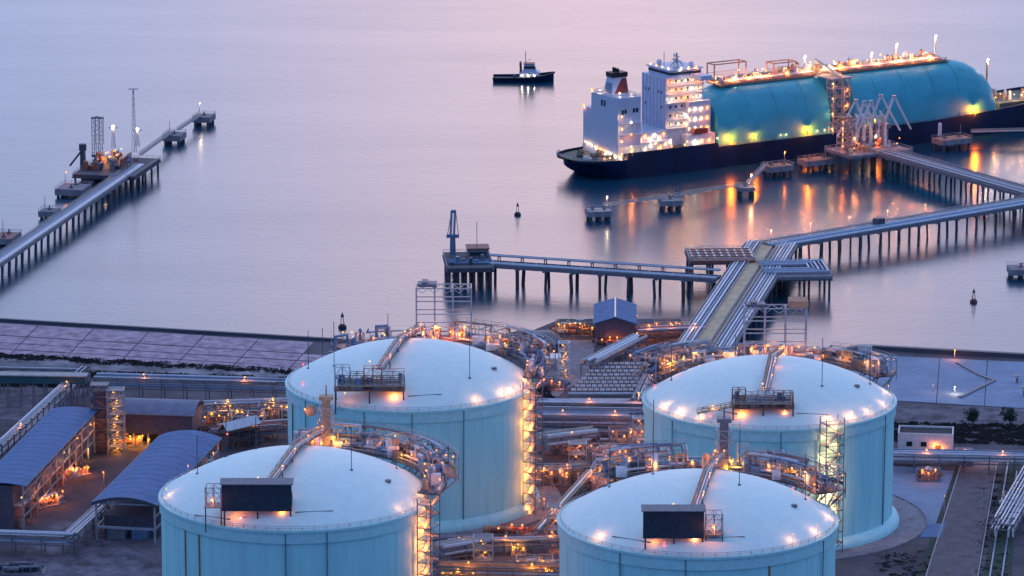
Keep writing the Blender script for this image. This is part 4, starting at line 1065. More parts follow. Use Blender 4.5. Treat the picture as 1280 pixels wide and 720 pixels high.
# ------------------------------------------------------------------ land: buildings
def gpt(u, v, h=0.0): return site(u, v, GZ + h)

def vault(prof_w, rise, n=10): return [(-prof_w/2+prof_w*i/n, rise*(1-(2*i/n-1)**2)) for i in range(n+1)]
def vault_roof(t, L, w, z, rise, m, over=.6, th=.25):
    p = vault(w+2*over, rise)
    prof = [(y, z+zz) for y, zz in p] + [(y, z+zz-th) for y, zz in reversed(p)]
    rf = MB().xprism(prof, -over, L+over).build("roof", m, t)
    n = int(L/5.5)
    for k in range(1, n):      # lapped sheet joints and a gutter on each side
        x = L*k/n; MB().xprism([(y, z+zz+.04) for y, zz in p] + [(y, z+zz-.02) for y, zz in reversed(p)], x-.11, x+.11).build("sheet_lap", m, rf)
    for s_ in (-1, 1): MB().box(-over, L+over, s_*(w/2+over)-.2, s_*(w/2+over)+.2, z-.35, z-.03).build("gutter", 'msteel', rf)
    return rf

# blue vaulted open shed, front left
p = gpt(156,626,14); q = gpt(238,543,14)
L = dist(p,q); w = 20.5
sh = thing("vaulted_shed", "open shed with blue vaulted roof left of the front left tank", "shed", (*p, GZ), yaw(p,q))
rf = vault_roof(sh, L, w, 13.2, 2.2, 'roofb')
pv = vault(w+1.4, 2.2); MB().xprism([(y,13.2+z+.05) for y,z in pv]+[(y,13.2+z-1.1) for y,z in reversed(pv)], -.95, -.62).build('fascia', 'dsteel', rf)
n = 7
for k in range(n+1):
    for s in (-1,1): column(sh, (.4+(L-.8)*k/n, s*(w/2-.5), 0), 13.2, .6, 'steel')
    x = .4+(L-.8)*k/n
    MB().bar((x,-w/2+.5,12.8),(x,w/2-.5,12.8),.4,.5).build("tie_beam", 'steel', sh)
for s in (-1,1):
    MB().box(0,L,s*(w/2-.5)-.2,s*(w/2-.5)+.2,4.2,5.0).build("side_rail", 'steel', sh); MB().box(0,L,s*(w/2-.5)-.15,s*(w/2-.5)+.15,8.4,9.0).build("side_rail", 'steel', sh)
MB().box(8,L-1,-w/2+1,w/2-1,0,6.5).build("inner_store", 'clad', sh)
MB().box(.2,.7,-w/2+.8,w/2-.8,4.3,5.1).build("front_rail", 'steel', sh)
MB().box(4,8,-6,-1,0,3.4).build("machine", 'bpipe', sh); MB().box(3,8,1,7,0,2.6).build("machine", 'msteel', sh)
lamp(sh, (L-6,-w/2+.8,9.5), 'sodium', .22)
# long arched roof at the left edge
p = gpt(2,603,16); q = gpt(93,509,16); L = dist(p,q); w = 15.0
lb = thing("long_shed", "long grey blue roofed shed with open colonnade at left edge", "shed", (*p, GZ), yaw(p,q))
vault_roof(lb, L, w, 15.2, 0.9, 'roofb')
n = 11
for k in range(n+1):
    x = .4+(L-.8)*k/n
    for s in (-1,1): column(lb, (x, s*(w/2-.5), 0), 15.2, .5, 'steel')
    if k < n: MB().bar((x,-w/2+.45,8.3),(x+L/n,-w/2+.45,11.9),.25).build("brace", 'steel', lb)
for z in (4.2,8,12): MB().box(0,L,-w/2+.3,-w/2+.7,z,z+.5).build("side_rail", 'steel', lb)
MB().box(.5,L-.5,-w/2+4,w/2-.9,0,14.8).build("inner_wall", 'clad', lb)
MB().box(.5,L-.5,-w/2+1,w/2-1,7.7,8.0).build("floor_slab", 'conc', lb)
for k in range(11): lamp(lb, (2+ (L-4)*k/10, -w/2+1.4, 3.4 if k%2 else 10.6), 'sodium' if k%3 else 'warm', .26, .4)
for k in range(8):
    x = 4+k*(L-8)/7; MB().lathe([(.01,0),(1,0),(1,2.5),(.01,3)],10,(x,-w/2+2.4,0)).build("pump", ('tan','rsteel','pipe')[k%3], lb)
# grey vaulted shed behind
p = gpt(152,507,13); q = gpt(247,510,13); L = dist(p,q); w = 17
gs = thing("vaulted_shed", "mauve walled shed with grey vaulted roof behind the blue one", "shed", (*p, GZ), yaw(p,q))
vault_roof(gs, L, w, 12.5, 3.0, 'roofg')
MB().box(.3,L-.3,-w/2+.2,w/2-.2,5.2,12.6).build("wall", 'clad', gs)
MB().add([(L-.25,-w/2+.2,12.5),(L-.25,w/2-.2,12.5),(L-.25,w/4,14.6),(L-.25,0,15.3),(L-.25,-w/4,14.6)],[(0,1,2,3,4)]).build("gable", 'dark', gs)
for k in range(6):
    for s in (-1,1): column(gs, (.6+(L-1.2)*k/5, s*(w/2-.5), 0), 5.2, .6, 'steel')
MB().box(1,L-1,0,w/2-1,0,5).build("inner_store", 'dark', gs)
for k in range(4): lamp(gs, (1.5+k*3.3,-w/2-.3,4.2-.9*(k%2)), 'amber', .34, .45)
lamp(gs, (L*.75,-w/2+.6,3.8), 'sodium', .2)
# gable building near the shore
p = gpt(769,404,9); q = gpt(787,381,9); L = dist(p,q); w = 15.5
ga = thing("gable_building", "blue gable roofed building on the shore left of the trestle", "building", (*p, GZ), yaw(p,q)+R(10))
MB().xprism([(-w/2-.6,9.0),(0,11.6),(w/2+.6,9.0),(w/2+.6,8.7),(0,11.3),(-w/2-.6,8.7)], -.7, L+.7).build("roof", 'roofb', ga)
MB().bar((-.7,0,11.68),(L+.7,0,11.68),.6,.15).build("ridge_cap", 'pipe', ga)
MB().xprism([(-w/2,3.2),(w/2,3.2),(w/2,8.9),(0,11.25),(-w/2,8.9)], 0, L).build("wall", 'clad', ga)
for k in range(4):
    for s in (-1,1): column(ga, (.4+(L-.8)*k/3, s*(w/2-.4), 0), 3.2, .6, 'lconc')
MB().box(1,L-.5,-w/2+1.5,w/2-1.2,0,3.15).build("plinth_room", 'clad', ga)
for y in (-4,0,4): MB().box(-.08,.05,y-1.1,y+1.1,0.1,2.8).build("door", 'rsteel', ga)
for k in range(3): MB().box(3+k*5,5.4+k*5,-w/2-.06,-w/2+.05,5,7).build("window", 'glass', ga)
lamp(ga, (2,-w/2-.6,4.6), 'sodium', .28); lamp(ga, (L-2,-w/2-.6,5), 'sodium', .25)
# white building with dark roof at right
p = gpt(1122,566,0); q = gpt(1191,568,0); L = dist(p,q)
wb = thing("utility_building", "white utility building with dark flat roof right of the tanks", "building", (*p, GZ), yaw(p,q))
MB().box(0,L,0,11,0,6.5).build("wall", 'white', wb); MB().box(.5,L-.5,.5,10.5,6.5,6.6).build("roof", 'dark', wb)
for (a,b,c_,d_) in ((0,L,0,.4),(0,L,10.6,11),(0,.4,.4,10.6),(L-.4,L,.4,10.6)): MB().box(a,b,c_,d_,6.5,7.2).build("parapet", 'white', wb)
for x in (3,8): MB().box(x,x+2,-.08,.05,2.5,4.2).build("window", 'glass', wb)
MB().box(13,15,-.08,.05,0,3).build("door", 'rsteel', wb)
lamp(wb, (13,-1.2,3.6), 'sodium', .3, .5); lamp(wb, (15.5,-1.2,2.6), 'sodium', .3, .5)
# dark low building and flat white roof near centre
p = gpt(655,448,0); q = gpt(690,446,0)
db = thing("low_building", "low dark roofed building with red eaves beside the back left tank", "building", (*p, GZ), R(12))
MB().box(0,15,0,20,0,5).build("wall", 'clad', db); MB().add([(-.6,-.6,5),(15.6,-.6,5),(15.6,20.6,5),(-.6,20.6,5),(2,8,7.4),(13,8,7.4),(13,14,7.4),(2,14,7.4)],[(4,5,6,7),(0,1,5,4),(1,2,6,5),(2,3,7,6),(3,0,4,7)]).build("roof", 'dsteel', db)
MB().box(15.7,16.2,-.6,20.6,4.7,5.2).build("eave", 'rsteel', db)
p = gpt(662,464,0); fb = thing("canopy", "flat white roofed canopy below the low dark building", "canopy", (*p, GZ), R(2))
MB().box(0,12,0,8,4.4,4.9).build("roof", 'white', fb)
for x in (.5,11.5):
    for y in (.5,7.5): column(fb, (x,y,0), 4.4, .35, 'steel', 'post')

# ------------------------------------------------------------------ pipe racks
def pipe_rack(label, p, q, w, h, npipe, seed, levels=2, bay=7.5, mats=('pipe','bpipe','msteel','pipe'), lamps=0, lk='sodium', r=(.2,.42)):
    rnd = random.Random(seed); L = dist(p,q)
    t = thing("pipe_rack", label, "pipe rack", (p[0],p[1],GZ), yaw(p,q), "pipe racks")
    n = max(1,int(L/bay)); H = h
    for k in range(n+1):
        x = .3+(L-.6)*k/n
        for s in (-1,1): column(t, (x, s*w/2, 0), H, .35, 'msteel')
        for lv in range(levels):
            z = H*(1-.32*lv); MB().box(x-.17,x+.17,-w/2-.25,w/2+.25,z-.4,z).build("cross_beam", 'msteel', t)
    for lv in range(levels):
        z = H*(1-.32*lv)
        for s in (-1,1): MB().box(0,L,s*w/2-.12,s*w/2+.12,z-.85,z-.42).build("stringer", 'msteel', t)
        for j in range(npipe):
            y = -w/2+.5+(w-1)*j/max(1,npipe-1)+rnd.uniform(-.15,.15); rr = rnd.uniform(*r); a = rnd.uniform(0,L*.12) if rnd.random()<.4 else 0; b = L-(rnd.uniform(0,L*.2) if rnd.random()<.4 else 0)
            pts = [(a,y,z+rr),(b,y,z+rr)]
            if rnd.random()<.35: pts = [(a,y,z+rr-2.5)]+pts
            MB().tube(pts, rr, 8).build("pipe", rnd.choice(mats), t)
    for k in range(lamps):
        x = L*(k+.5)/lamps; MB().bar((x,-w/2-.3,H),(x,-w/2-.3,H+1.9),.12).build("lamp_post", 'steel', t); lamp(t, (x,-w/2-.3,H+2.1), lk, .26)
    return t
pipe_rack("long pipe rack behind the grey vaulted shed", gpt(120,500,0), gpt(372,507,0), 7, 9, 7, 1, lamps=2)
pipe_rack("pipe rack under a pale cover along the left gravel strip", gpt(-25,489,0), gpt(112,492,0), 6, 9, 5, 2)
pipe_rack("slanting pipe rack along the outer side of the long shed", gpt(-10,600,0), gpt(105,492,0), 3.2, 10, 4, 3, mats=('lconc','pipe','bpipe'), lamps=2)
pipe_rack("low pipe rack at the lower left corner", gpt(-20,690,0), gpt(92,694,0), 5, 6.5, 6, 4, lamps=0)
pipe_rack("short slanting pipe rack joining the vaulted blue shed front", gpt(88,692,0), gpt(128,655,0), 5, 6.5, 5, 5)
pipe_rack("pipe rack with walkway right of the tanks crossing the road", gpt(1110,588,0), gpt(1300,592,0), 7, 6.5, 6, 6, mats=('white','pipe','bpipe'), lamps=2, r=(.2,.35))
pipe_rack("broad pipe rack between the two back tanks", gpt(672,545,0), gpt(802,547,0), 12, 9, 10, 7, lamps=2, levels=3)
pipe_rack("pipe rack bearing fat ducts right of the back left tank", gpt(672,575,0), gpt(745,566,0), 7, 7.5, 3, 8, r=(.7,1.1), mats=('pipe','lconc'), lamps=1)
pipe_rack("slanting pipe rack climbing between the tanks at centre", gpt(672,682,0), gpt(752,592,0), 3.2, 5, 3, 9, mats=('tan','pipe','boot'), lamps=2, r=(.3,.45))
pipe_rack("pipe rack at the bottom between the front tanks", gpt(548,738,0), gpt(706,742,0), 8, 8.5, 6, 10, lamps=2, lk='amber', mats=('pipe','boot','msteel'))
pipe_rack("pipe rack of fat ducts right of the orange stairs", gpt(548,712,0), gpt(606,702,0), 6, 7, 3, 11, r=(.6,1.0), mats=('pipe','lconc'))
pipe_rack("pipe rack running from the shore building to the trestle", gpt(795,428,0), gpt(880,424,0), 6, 5, 6, 12, mats=('rsteel','pipe','tan'), lamps=3)
pipe_rack("pipe rack behind the back right tank under the crane frame", gpt(815,458,0), gpt(960,462,0), 9, 7, 8, 13, lamps=2)
pipe_rack("slanting pipe rack beside the vaporiser grid", gpt(795,520,0), gpt(822,462,0), 4, 6, 4, 14, lamps=1)
pipe_rack("pipe rack behind the front left tank's dome", gpt(262,556,0), gpt(372,548,0), 6, 6, 6, 15, lamps=1, mats=('msteel','rsteel','pipe'))
pipe_rack("ladder pipe rack at the far right edge beyond the road", gpt(1252,676,0), gpt(1300,590,0), 8, 5.5, 7, 16, mats=('white','pipe'), r=(.2,.3))
pipe_rack("low rack of blue pipes fanning below the trestle road", gpt(850,470,0), gpt(905,420,0), 10, 3.2, 8, 17, levels=1, mats=('pipe','bpipe'))
pipe_rack("slanting twin pipe rack running from the shore building to the vaporisers", gpt(735,470,0), gpt(800,436,0), 6, 4.5, 4, 18, levels=1, mats=('pipe','lconc','bpipe'), r=(.5,.8))

pipe_rack("upper narrow pipe rack just below the vaporiser channel", gpt(672,527,0), gpt(802,529,0), 6, 7.5, 7, 21, lamps=1)
pipe_rack("low pipe rack under the ducts beside the back left tank", gpt(672,606,0), gpt(738,600,0), 6, 5, 6, 22, lamps=1, mats=('pipe','bpipe','tan'))
pipe_rack("low pipe rack across the upper part of the bottom yard", gpt(562,694,0), gpt(700,690,0), 5, 4.5, 5, 23, lamps=1, mats=('pipe','msteel','lconc'))
pipe_rack("short pipe rack between mauve shed and back left tank", gpt(256,532,0), gpt(368,528,0), 7, 8, 7, 24, lamps=2, lk='amber')
pipe_rack("pipe rack of blue lines before the trestle landing", gpt(805,484,0), gpt(868,462,0), 7, 5, 6, 25, mats=('pipe','bpipe'))
pipe_rack("blue grey pipe rack at the foot of the white utility building", gpt(1112,580,0), gpt(1205,582,0), 4, 4, 5, 26, mats=('bpipe','pipe','msteel'))
# covered teal gallery top on the left rack
p = gpt(-25,472,11); q = gpt(108,474,11)
cg = thing("covered_gallery", "teal sided covered gallery with pale roof above the left rack", "gallery", (*p, GZ), yaw(p,q))
L = dist(p,q); MB().box(0,L,-2.2,2.2,9.6,12.4).build("gallery_wall", mat("teal cladding",(0.03,0.10,0.13),.6), cg); MB().box(-.4,L+.4,-2.8,2.8,12.4,12.8).build("gallery_roof", 'lconc', cg)
for k in range(9):
    for s in (-1,1): column(cg, (1+k*(L-2)/8, s*1.8, 0), 9.6, .3, 'msteel', 'trestle_leg')

# steel stair / lift towers on the left
def steel_tower(label, u, v, sx, sy, h, n, rz=0.0, m='steel', lit=True, lk='amber', filled=False):
    c = gpt(u, v); t = thing("steel_tower", label, "tower", (*c, GZ), rz, "steel towers")
    lattice(MB(), -sx/2,sx/2,-sy/2,sy/2,0,h,1,1,n,.4).build("tower_frame", m, t)
    for k in range(1,n+1):
        z = h*k/n; MB().box(-sx/2+.2,sx/2-.2,-sy/2+.2,sy/2-.2,z-.12,z+.02).build("floor_grating", 'msteel', t)
        s = 1 if k%2 else -1
        MB().bar((-s*(sx/2-.6),0,h*(k-1)/n),(s*(sx/2-.6),0,z),1.0,.25).build("stair_flight", 'tan', t)
        if lit: lamp(t, (s*.6,-sy/2+.5,z-.7), lk, .22, .7)
    if filled: MB().box(-sx/2+.8,sx/2-.8,-sy/2+.6,sy/2-.5,0,h*.9).build("core_wall", 'clad', t)
    return t
steel_tower("orange lit open stair tower left of the grey vaulted shed", 146, 566, 5.6, 5.6, 23, 8)
steel_tower("dark bunker tower at the end of the long shed", 126, 563, 6, 6, 24, 6, lit=False, m='msteel', filled=True)
steel_tower("small steel tower between the back tanks by the ducts", 722, 592, 6, 5, 11, 3, lk='sodium')
steel_tower("small steel tower left of the twin ducts at centre", 800, 574, 5, 5, 15, 4, lk='sodium')
steel_tower("slim vertical tower with yellow lamps on the mauve yard", 705, 470, 4, 4, 13, 4, lk='amber', m='white')
steel_tower("steel tower standing by the bottom centre pipe rack", 604, 728, 6, 6, 15, 4, lk='amber')
steel_tower("steel tower tucked against the left of the front right tank", 692, 688, 4, 5, 15, 4, lk='sodium')

# vaporiser grid: panel frames of vertical tubes
p = gpt(745,500); vp = thing("vaporiser_bank", "pale blue grid of vaporiser panels between the back tanks", "vaporiser", (*p, GZ), R(0))
c0 = gpt(712,501); 
def vloc(u, v):
    a = gpt(u, v); return (a[0]-p[0], a[1]-p[1])
for j in range(8):
    v = 500-j*4.7
    for i in range(11):
        u0 = 714+ (500-v)*.95 + i*7.2; a = vloc(u0, v); b = vloc(u0+6.0, v)
        mb = MB(); mb.box(a[0],b[0],a[1],a[1]+.22,3.4,3.8); mb.box(a[0],b[0],a[1]+2.6,a[1]+2.82,3.4,3.8)
        for k in range(3): x = a[0]+(b[0]-a[0])*(k+.5)/3; mb.box(x-.09,x+.09,a[1]+.22,a[1]+2.6,3.45,3.7)
        mb.build("panel", 'white' if (i*3+j*5)%7<2 else 'pipe', vp)
for (u,v) in ((714,500),(790,500),(752,464),(828,464),(752,500),(734,482),(772,482),(810,482)):
    a = vloc(u,v); column(vp, (a[0],a[1]+.5,0), 3.4, .5, 'conc', 'support_pier')
a = vloc(710,503); b = vloc(795,503); MB().tube([(a[0],a[1],3.2),(b[0],b[1],3.2)],.6,8).build("header_pipe", 'pipe', vp)
a = vloc(712,509); b = vloc(796,511); MB().box(a[0],b[0],a[1]-1.4,a[1]+1.4,1.2,3.0).build("outfall_channel", 'lconc', vp); MB().box(a[0]+.5,b[0]-.5,a[1]-1,a[1]+1,0,1.2).build("channel_base", 'conc', vp)

# ------------------------------------------------------------------ process skids: small framed groups of vessels and pipework
def skid(label, u, v, sx, sy, h, seed, nl=2, mats=('pipe','bpipe','msteel','tan'), lk='sodium', rz=0.0, frame=True, lr=.26):
    rnd = random.Random(seed); c = gpt(u, v); t = thing("process_skid", label, "process skid", (*c, GZ), rz, "process skids")
    MB().box(-sx/2,sx/2,-sy/2,sy/2,0,.5).build("plinth", 'conc', t)
    if frame:
        nx = max(1,int(sx/5)); lattice(MB(), -sx/2+.3,sx/2-.3,-sy/2+.3,sy/2-.3,.5,h,nx,1,2,.28).build("frame", rnd.choice(['msteel','steel']), t)
        MB().box(-sx/2+.4,sx/2-.4,0,sy/2-.4,h*.5-.1,h*.5+.1).build("grating", 'msteel', t)
        rail(MB(), [(-sx/2,-sy/2+.3,h),(sx/2,-sy/2+.3,h)],1.1,.12,2).build("handrail", 'steel', t)
    for k in range(max(6,int(sx*sy/4))):
        x = rnd.uniform(-sx/2+1,sx/2-1); y = rnd.uniform(-sy/2+.8,sy/2-.8); hh = rnd.uniform(.4,.95)*h; cc = rnd.random(); mb = MB(); z0 = .5
        if cc < .3: r0 = rnd.uniform(.5,1.1); mb.lathe([(.01,0),(r0,0),(r0,hh*.85),(r0*.6,hh),(.01,hh)],12,(x,y,z0)); nm="vessel"
        elif cc < .45: l = min(sx*.35,rnd.uniform(2,5)); r0=rnd.uniform(.6,1.1); mb.tube([(x-l,y,z0+r0+.5),(x+l,y,z0+r0+.5)],r0,12); mb.box(x-l*.6-.2,x-l*.6+.2,y-.5,y+.5,z0,z0+.8); mb.box(x+l*.6-.2,x+l*.6+.2,y-.5,y+.5,z0,z0+.8); nm="drum"
        elif cc < .7: x2=rnd.uniform(-sx/2+.8,sx/2-.8); mb.tube([(x,y,z0),(x,y,z0+hh),(x2,y,z0+hh),(x2,y+.8,z0+hh*.4)],rnd.uniform(.2,.4),8); nm="pipe_loop"
        elif cc < .85: y2=rnd.uniform(-sy/2+.8,sy/2-.8); mb.tube([(x,-sy/2,z0+hh*.7),(x,sy/2,z0+hh*.7)],rnd.uniform(.2,.45),8); mb.bar((x,-sy/2+.3,z0),(x,-sy/2+.3,z0+hh*.7),.2); mb.bar((x,sy/2-.3,z0),(x,sy/2-.3,z0+hh*.7),.2); nm="pipe"
        else: a_=rnd.uniform(.6,1.4); mb.box(x-a_,x+a_,y-a_*.7,y+a_*.7,z0,z0+hh*.5); nm="cabinet"
        mb.build(nm, rnd.choice(mats), t)
    nl = nl+2 if nl else 0
    for k in range(nl):
        x = -sx/2+sx*(k+.5)/nl+rnd.uniform(-.6,.6); zz = rnd.uniform(.55,1.0)*h+.6; y=-sy/2+rnd.uniform(-.2,1)
        MB().bar((x,y,.4),(x,y,zz),.12).build("lamp_post", 'steel', t); lamp(t, (x,y,zz+.2), lk, lr, .6)
    return t
W4=('tan','boot','rsteel','pipe')
skid("orange lit pump skid left of the gable building", 718, 418, 15, 10, 5, 31, 5, W4, 'amber')
skid("orange lit metering skid just right of the gable building", 812, 420, 9, 8, 4.5, 32, 2, W4)
skid("orange lit skid left of the trestle road's landward end", 838, 418, 13, 9, 5, 33, 5, W4)
skid("dark valve skid behind the vaporiser grid", 805, 452, 16, 12, 4, 34, 1, ('bpipe','pipe','msteel'), frame=False)
skid("valve skid in front of the trestle landing", 850, 446, 12, 9, 4.5, 35, 1, ('pipe','tan','bpipe'))
skid("skid of vessels under the broad rack's right end", 785, 556, 14, 7, 6, 36, 2)
skid("yellow lit compressor skid at the left shoulder of the front right tank", 775, 604, 17, 10, 6.5, 37, 3, ('tan','pipe','lconc'), 'amber', frame=False)
skid("white pipework skid beside the slanting centre rack", 742, 612, 11, 8, 5, 38, 1, ('pipe','lconc','boot'))
skid("skid with amber lamps below the back left tank", 588, 700, 10, 8, 8, 39, 4, W4, 'amber')
skid("low skid with yellow lamps left of the front right tank", 668, 716, 12, 8, 5, 40, 3, W4, 'amber')
skid("skid with a lone lamp mid yard between the front tanks", 648, 694, 5, 5, 4, 41, 1, W4, 'amber')
skid("amber lit skid right of the grey vaulted shed", 270, 542, 11, 8, 8, 42, 2, ('rsteel','msteel','tan'), 'amber')
skid("skid with orange vessels left of the back left tank", 348, 536, 14, 9, 9, 43, 4, W4, 'amber')
skid("dark machinery skid behind the front left dome", 310, 548, 12, 9, 9, 44, 1, ('dsteel','msteel','bpipe'))
skid("orange lit skid at the foot of the open stair tower", 168, 556, 10, 7, 4, 45, 2, W4, 'amber', frame=False)
skid("equipment skid beside the crossing rack right of the tanks", 1160, 600, 8, 6, 4, 46, 1, W4)
skid("small lit skid by the white utility building's end", 1205, 580, 6, 6, 5, 47, 1, W4)
skid("white ladder frame skid at the right edge", 1272, 640, 9, 14, 5, 48, 0, ('white','pipe'))
skid("skid of blue pipes under the back right crane frame", 930, 448, 18, 9, 5, 49, 3, ('pipe','bpipe','rsteel'))
skid("low cabinet skid right of the back right tank's crane frame", 1040, 462, 9, 6, 3.5, 50, 2, W4)
skid("orange lit pump row inside the left yard", 60, 632, 12, 5, 3.5, 51, 3, W4, frame=False, rz=R(48))
skid("second orange lit pump row nearer the long shed", 92, 596, 12, 5, 3.5, 52, 3, W4, frame=False, rz=R(48))
skid("blue pipe manifold skid in the middle of the broad rack", 720, 558, 12, 6, 5, 53, 2)
skid("tangle of pipework below the low white canopy", 690, 486, 10, 8, 4, 54, 1, ('msteel','bpipe','rsteel'))
skid("tall pipe and drum skid against the back left tank's right wall foot", 690, 604, 13, 8, 6, 61, 3, W4)
skid("long low valve row in the yard under the slanting centre rack", 655, 668, 20, 5, 3, 62, 3, W4, frame=False)
skid("pipe header skid left of the small centre tower", 700, 566, 12, 6, 6, 63, 3)
skid("orange pump skid between the broad rack and the dome at centre right", 760, 578, 14, 7, 6, 64, 4, W4)
skid("pipe bridge skid right of the twin ducts hugging the back right tank", 808, 600, 12, 8, 7, 65, 3, W4)
skid("blue valve cluster at the vaporisers' upper right corner", 838, 462, 12, 9, 5, 66, 3, ('pipe','bpipe','tan'))
skid("small pump group below the gable building's door", 765, 432, 11, 5, 3, 67, 2, W4, frame=False)
skid("stacked equipment skid behind the back left tank at shore", 640, 440, 18, 8, 6, 68, 3, ('dsteel','msteel','rsteel'))
skid("equipment skid left of the machinery behind the front left dome", 288, 530, 12, 8, 8, 69, 3, W4, 'amber')
skid("low orange skid beneath the long rack's right part", 322, 520, 16, 6, 6, 70, 3, ('rsteel','msteel','pipe'), 'amber')
skid("low pump line before the mauve shed's columns", 215, 550, 16, 5, 3.5, 71, 2, W4, 'amber', frame=False)
skid("skid between rack and wall at bottom centre left of the tower", 572, 738, 12, 7, 7, 72, 3, W4, 'amber')
skid("skid in the right corner of the bottom centre yard", 690, 735, 10, 8, 8, 73, 3, W4, 'amber')
skid("dark cable cabinet row left of the trestle landing", 880, 462, 16, 6, 4, 74, 2, ('dsteel','bpipe','msteel'), frame=False)
skid("rusty pipe group right of the crane frame behind the back right tank", 1000, 452, 16, 7, 5, 75, 3, W4)
skid("dark equipment group at the lower left under the low rack", 30, 715, 14, 7, 3, 76, 0, ('dsteel','msteel'), frame=False)
# bent-roof conveyor head by the front left dome
c = gpt(300,560); cv = thing("conveyor_head", "small conveyor head with slanted grey roof behind the front left dome", "conveyor", (*c, GZ), R(45))
MB().xprism([(-2.4,8),(0,10.5),(2.4,8),(2.4,7.7),(0,10.2),(-2.4,7.7)], -8, 8).build("roof", 'pipe', cv); lattice(MB(), -7.5,7.5,-2,2,0,7.7,3,1,2,.3).build("frame", 'dsteel', cv)
MB().box(-7.2,7.2,-1.5,1.5,5.5,6.2).build("belt", 'dark', cv); lamp(cv, (-8,-2.5,7), 'red', .3)
# floodlit pipe elbow mound at the trestle landing
c = gpt(862,452,0); el_ = thing("pipe_manifold", "tan lit pipe manifold at the landward end of the trestle", "pipework", (*c, GZ), 0)
for k in range(7): MB().tube([(-6+k*2,-4,0),(-6+k*2,-4,3.2+k*.3),(-6+k*2,3,3.2+k*.3),(-6+k*2,5,1.5)],.5,8).build("pipe", 'tan' if k%2 else 'boot', el_)
MB().box(-7.5,7.5,-4.8,5.5,0,.4).build("plinth", 'conc', el_)
for k in range(3): lamp(el_, (-6+k*6,-5,5), 'amber', .28)

# apron details at right
def box_hut(label, u, v, sx, sy, h, name="kiosk"):
    c = gpt(u,v); t = thing(name, label, name, (*c, GZ+.2), 0); MB().box(-sx/2,sx/2,-sy/2,sy/2,0,h).build("wall", 'white', t); MB().box(-sx/2-.2,sx/2+.2,-sy/2-.2,sy/2+.2,h,h+.25).build("roof", 'lconc', t); MB().box(-.4,.4,-sy/2-.05,-sy/2+.03,0,1.8).build("door", 'msteel', t)
box_hut("white kiosk on the sea wall at the left end of the apron", 1081, 443, 5, 4, 3)
box_hut("small white kiosk on the apron near the right edge", 1271, 478, 2, 2, 2.4)
box_hut("white kiosk cut by the right edge below the small one", 1280, 494, 2.4, 2.4, 2.8)
def lamp_mast(label, u, v, h, k='cool', r=.3):
    c = gpt(u,v); t = thing("lamp_mast", label, "lamp post", (*c, GZ), 0, "lamp posts"); MB().lathe([(.01,0),(.25,0),(.12,h),(.01,h)],8).build("pole", 'steel', t); MB().bar((0,0,h),(0,-1.2,h+.3),.12).build("arm", 'steel', t); MB().box(-.3,.3,-1.6,-.9,h+.15,h+.32).build("lamp_head", 'msteel', t); lamp(t, (0,-1.25,h-.1), k, r)
lamp_mast("lamp post shining on the pale apron", 1193, 492, 3, 'cool', .3)
lamp_mast("slim short post standing alone on the pale apron", 1166, 490, 3.4, 'warm', .1)
lamp_mast("lamp post on the sea wall behind the apron", 1193, 449, 4, 'sodium', .3)
lamp_mast("lamp post by the road under the crossing rack", 1233, 578, 4, 'warm', .2)
lamp_mast("roadside lamp post half way down the road's left kerb", 1180, 640, 6, 'sodium', .14)
lamp_mast("lamp post in the mauve yard between stair tower and shed", 130, 610, 6, 'sodium', .25)
lamp_mast("lamp post between the back left tank and the slanting rack", 680, 640, 5, 'sodium', .24)
lamp_mast("lamp post at the foot of the slanting rack", 690, 652, 5, 'amber', .26)
lamp_mast("lamp post by the left edge of the back right tank, lower", 800, 560, 12, 'sodium', .3)
lamp_mast("lamp post by the left edge of the back right tank, upper", 798, 530, 12, 'sodium', .3)
lamp_mast("lamp post behind the vaporiser grid", 826, 470, 6, 'warm', .24)
lamp_mast("lamp post on the left yard beyond the slanting rack", 43, 530, 4, 'warm', .2)
# stepped drain lines on the apron
for nm, pts in (("dark stepped drain crossing the apron", [(1196,453),(1222,468),(1243,476)]), ("dark drain line bending back across the apron", [(1243,476),(1222,486),(1200,497)])):
    P = [gpt(u,v,.3) for u,v in pts]; mb = MB()
    for i in range(len(P)-1): mb.bar((*P[i],GZ+.45),(*P[i+1],GZ+.45),1.2,.5)
    tag(mb.build("drain", 'msteel'), nm, "drain")

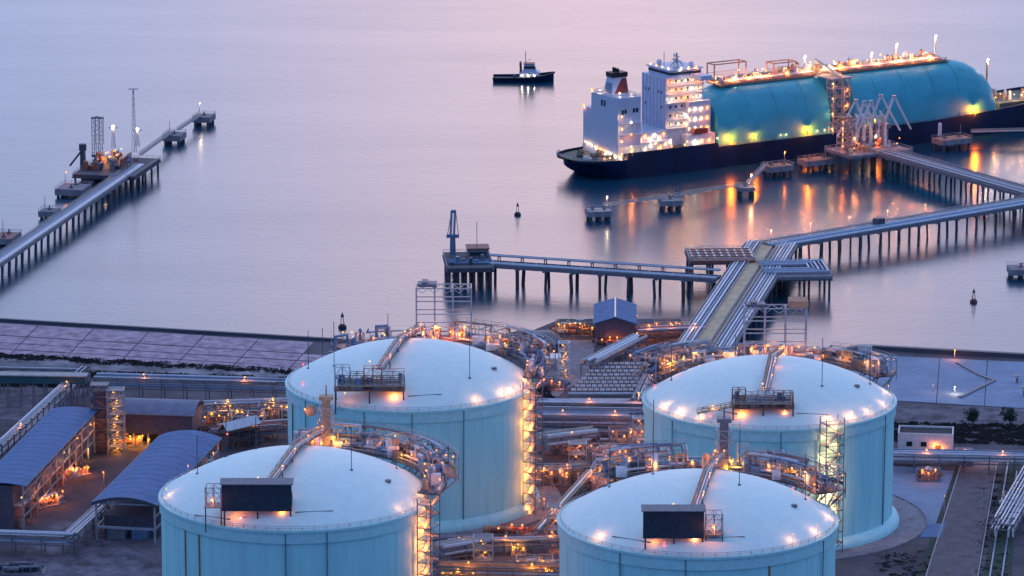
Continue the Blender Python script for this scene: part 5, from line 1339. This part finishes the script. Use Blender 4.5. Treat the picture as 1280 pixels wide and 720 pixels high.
# ------------------------------------------------------------------ trees and scrub
def tree(label, u, v, h, seed):
    rnd = random.Random(seed); c = gpt(u,v); t = thing("tree", label, "tree", (*c, GZ), 0, "trees")
    mb = MB(); mb.tube([(0,0,0),(.1,0,h*.3),(.2,.1,h*.55)], .28, 8)
    for k in range(5): a=rnd.uniform(0,360); mb.tube([(.1,0,h*.3),pol(h*.25,a,h*rnd.uniform(.5,.8))],.12,6)
    mb.build("trunk", 'bark', t)
    lf = MB()
    cl = [(rnd.gauss(0,h*.17),rnd.gauss(0,h*.17),h*rnd.uniform(.32,.92),rnd.uniform(.8,1.5)) for _ in range(30)]
    for x,y,z,r0 in cl:
        for _ in range(44):
            d = Vector((rnd.gauss(0,1),rnd.gauss(0,1),rnd.gauss(0,.8))).normalized()*r0*rnd.uniform(.5,1.05); q = Vector((x,y,z))+d
            a = Vector((rnd.uniform(-1,1),rnd.uniform(-1,1),rnd.uniform(-1,1))).normalized(); b = a.cross(Vector((rnd.uniform(-1,1),rnd.uniform(-1,1),1))).normalized(); s=rnd.uniform(.2,.42)
            lf.add([q-a*s,q+b*s*.6,q+a*s,q-b*s*.6],[(0,1,2,3)])
    lf.build("crown", 'leaf', t)
tree("bushy tree right of the white utility building", 1216, 530, 5.5, 1)
tree("larger bushy tree near the right edge below the apron", 1262, 532, 6.5, 2)
# scrub along the left foreshore and grass strip: uncountable low growth
rnd = random.Random(77); sc_ = MB()
def scrub(u0,u1,v0,v1,slope,n,hs):
    for _ in range(n):
        u = rnd.uniform(u0,u1); v = rnd.uniform(v0,v1)+u*slope
        if rnd.random() < .5*(1+math.sin(u*.11)*math.sin(v*.7)): continue
        x,y = gpt(u,v); h = rnd.uniform(.5,1)*hs
        for _k in range(6):
            a = rnd.uniform(0,6.28); d = Vector((math.cos(a),math.sin(a),0))*rnd.uniform(.4,1.1); q = Vector((x+rnd.gauss(0,.8),y+rnd.gauss(0,.8),GZ))
            sc_.add([q-d,q+d,q+d*.3+Vector((0,0,h))],[(0,1,2)])
scrub(-20,370,442,448,.055,900,.8); scrub(100,365,462,468,.03,700,1.0); scrub(-20,110,476,482,.02,700,1.2)
scrub(1100,1300,506,530,.02,1600,.9); scrub(1100,1160,690,740,0,160,.5); scrub(1222,1262,590,720,0,300,.35); scrub(655,690,478,500,0,300,1.0)
o = sc_.build("scrub", 'scrubm'); o["kind"] = "stuff"; o["label"] = "low dark scrub along the foreshore and verges"; o["category"] = "scrub"
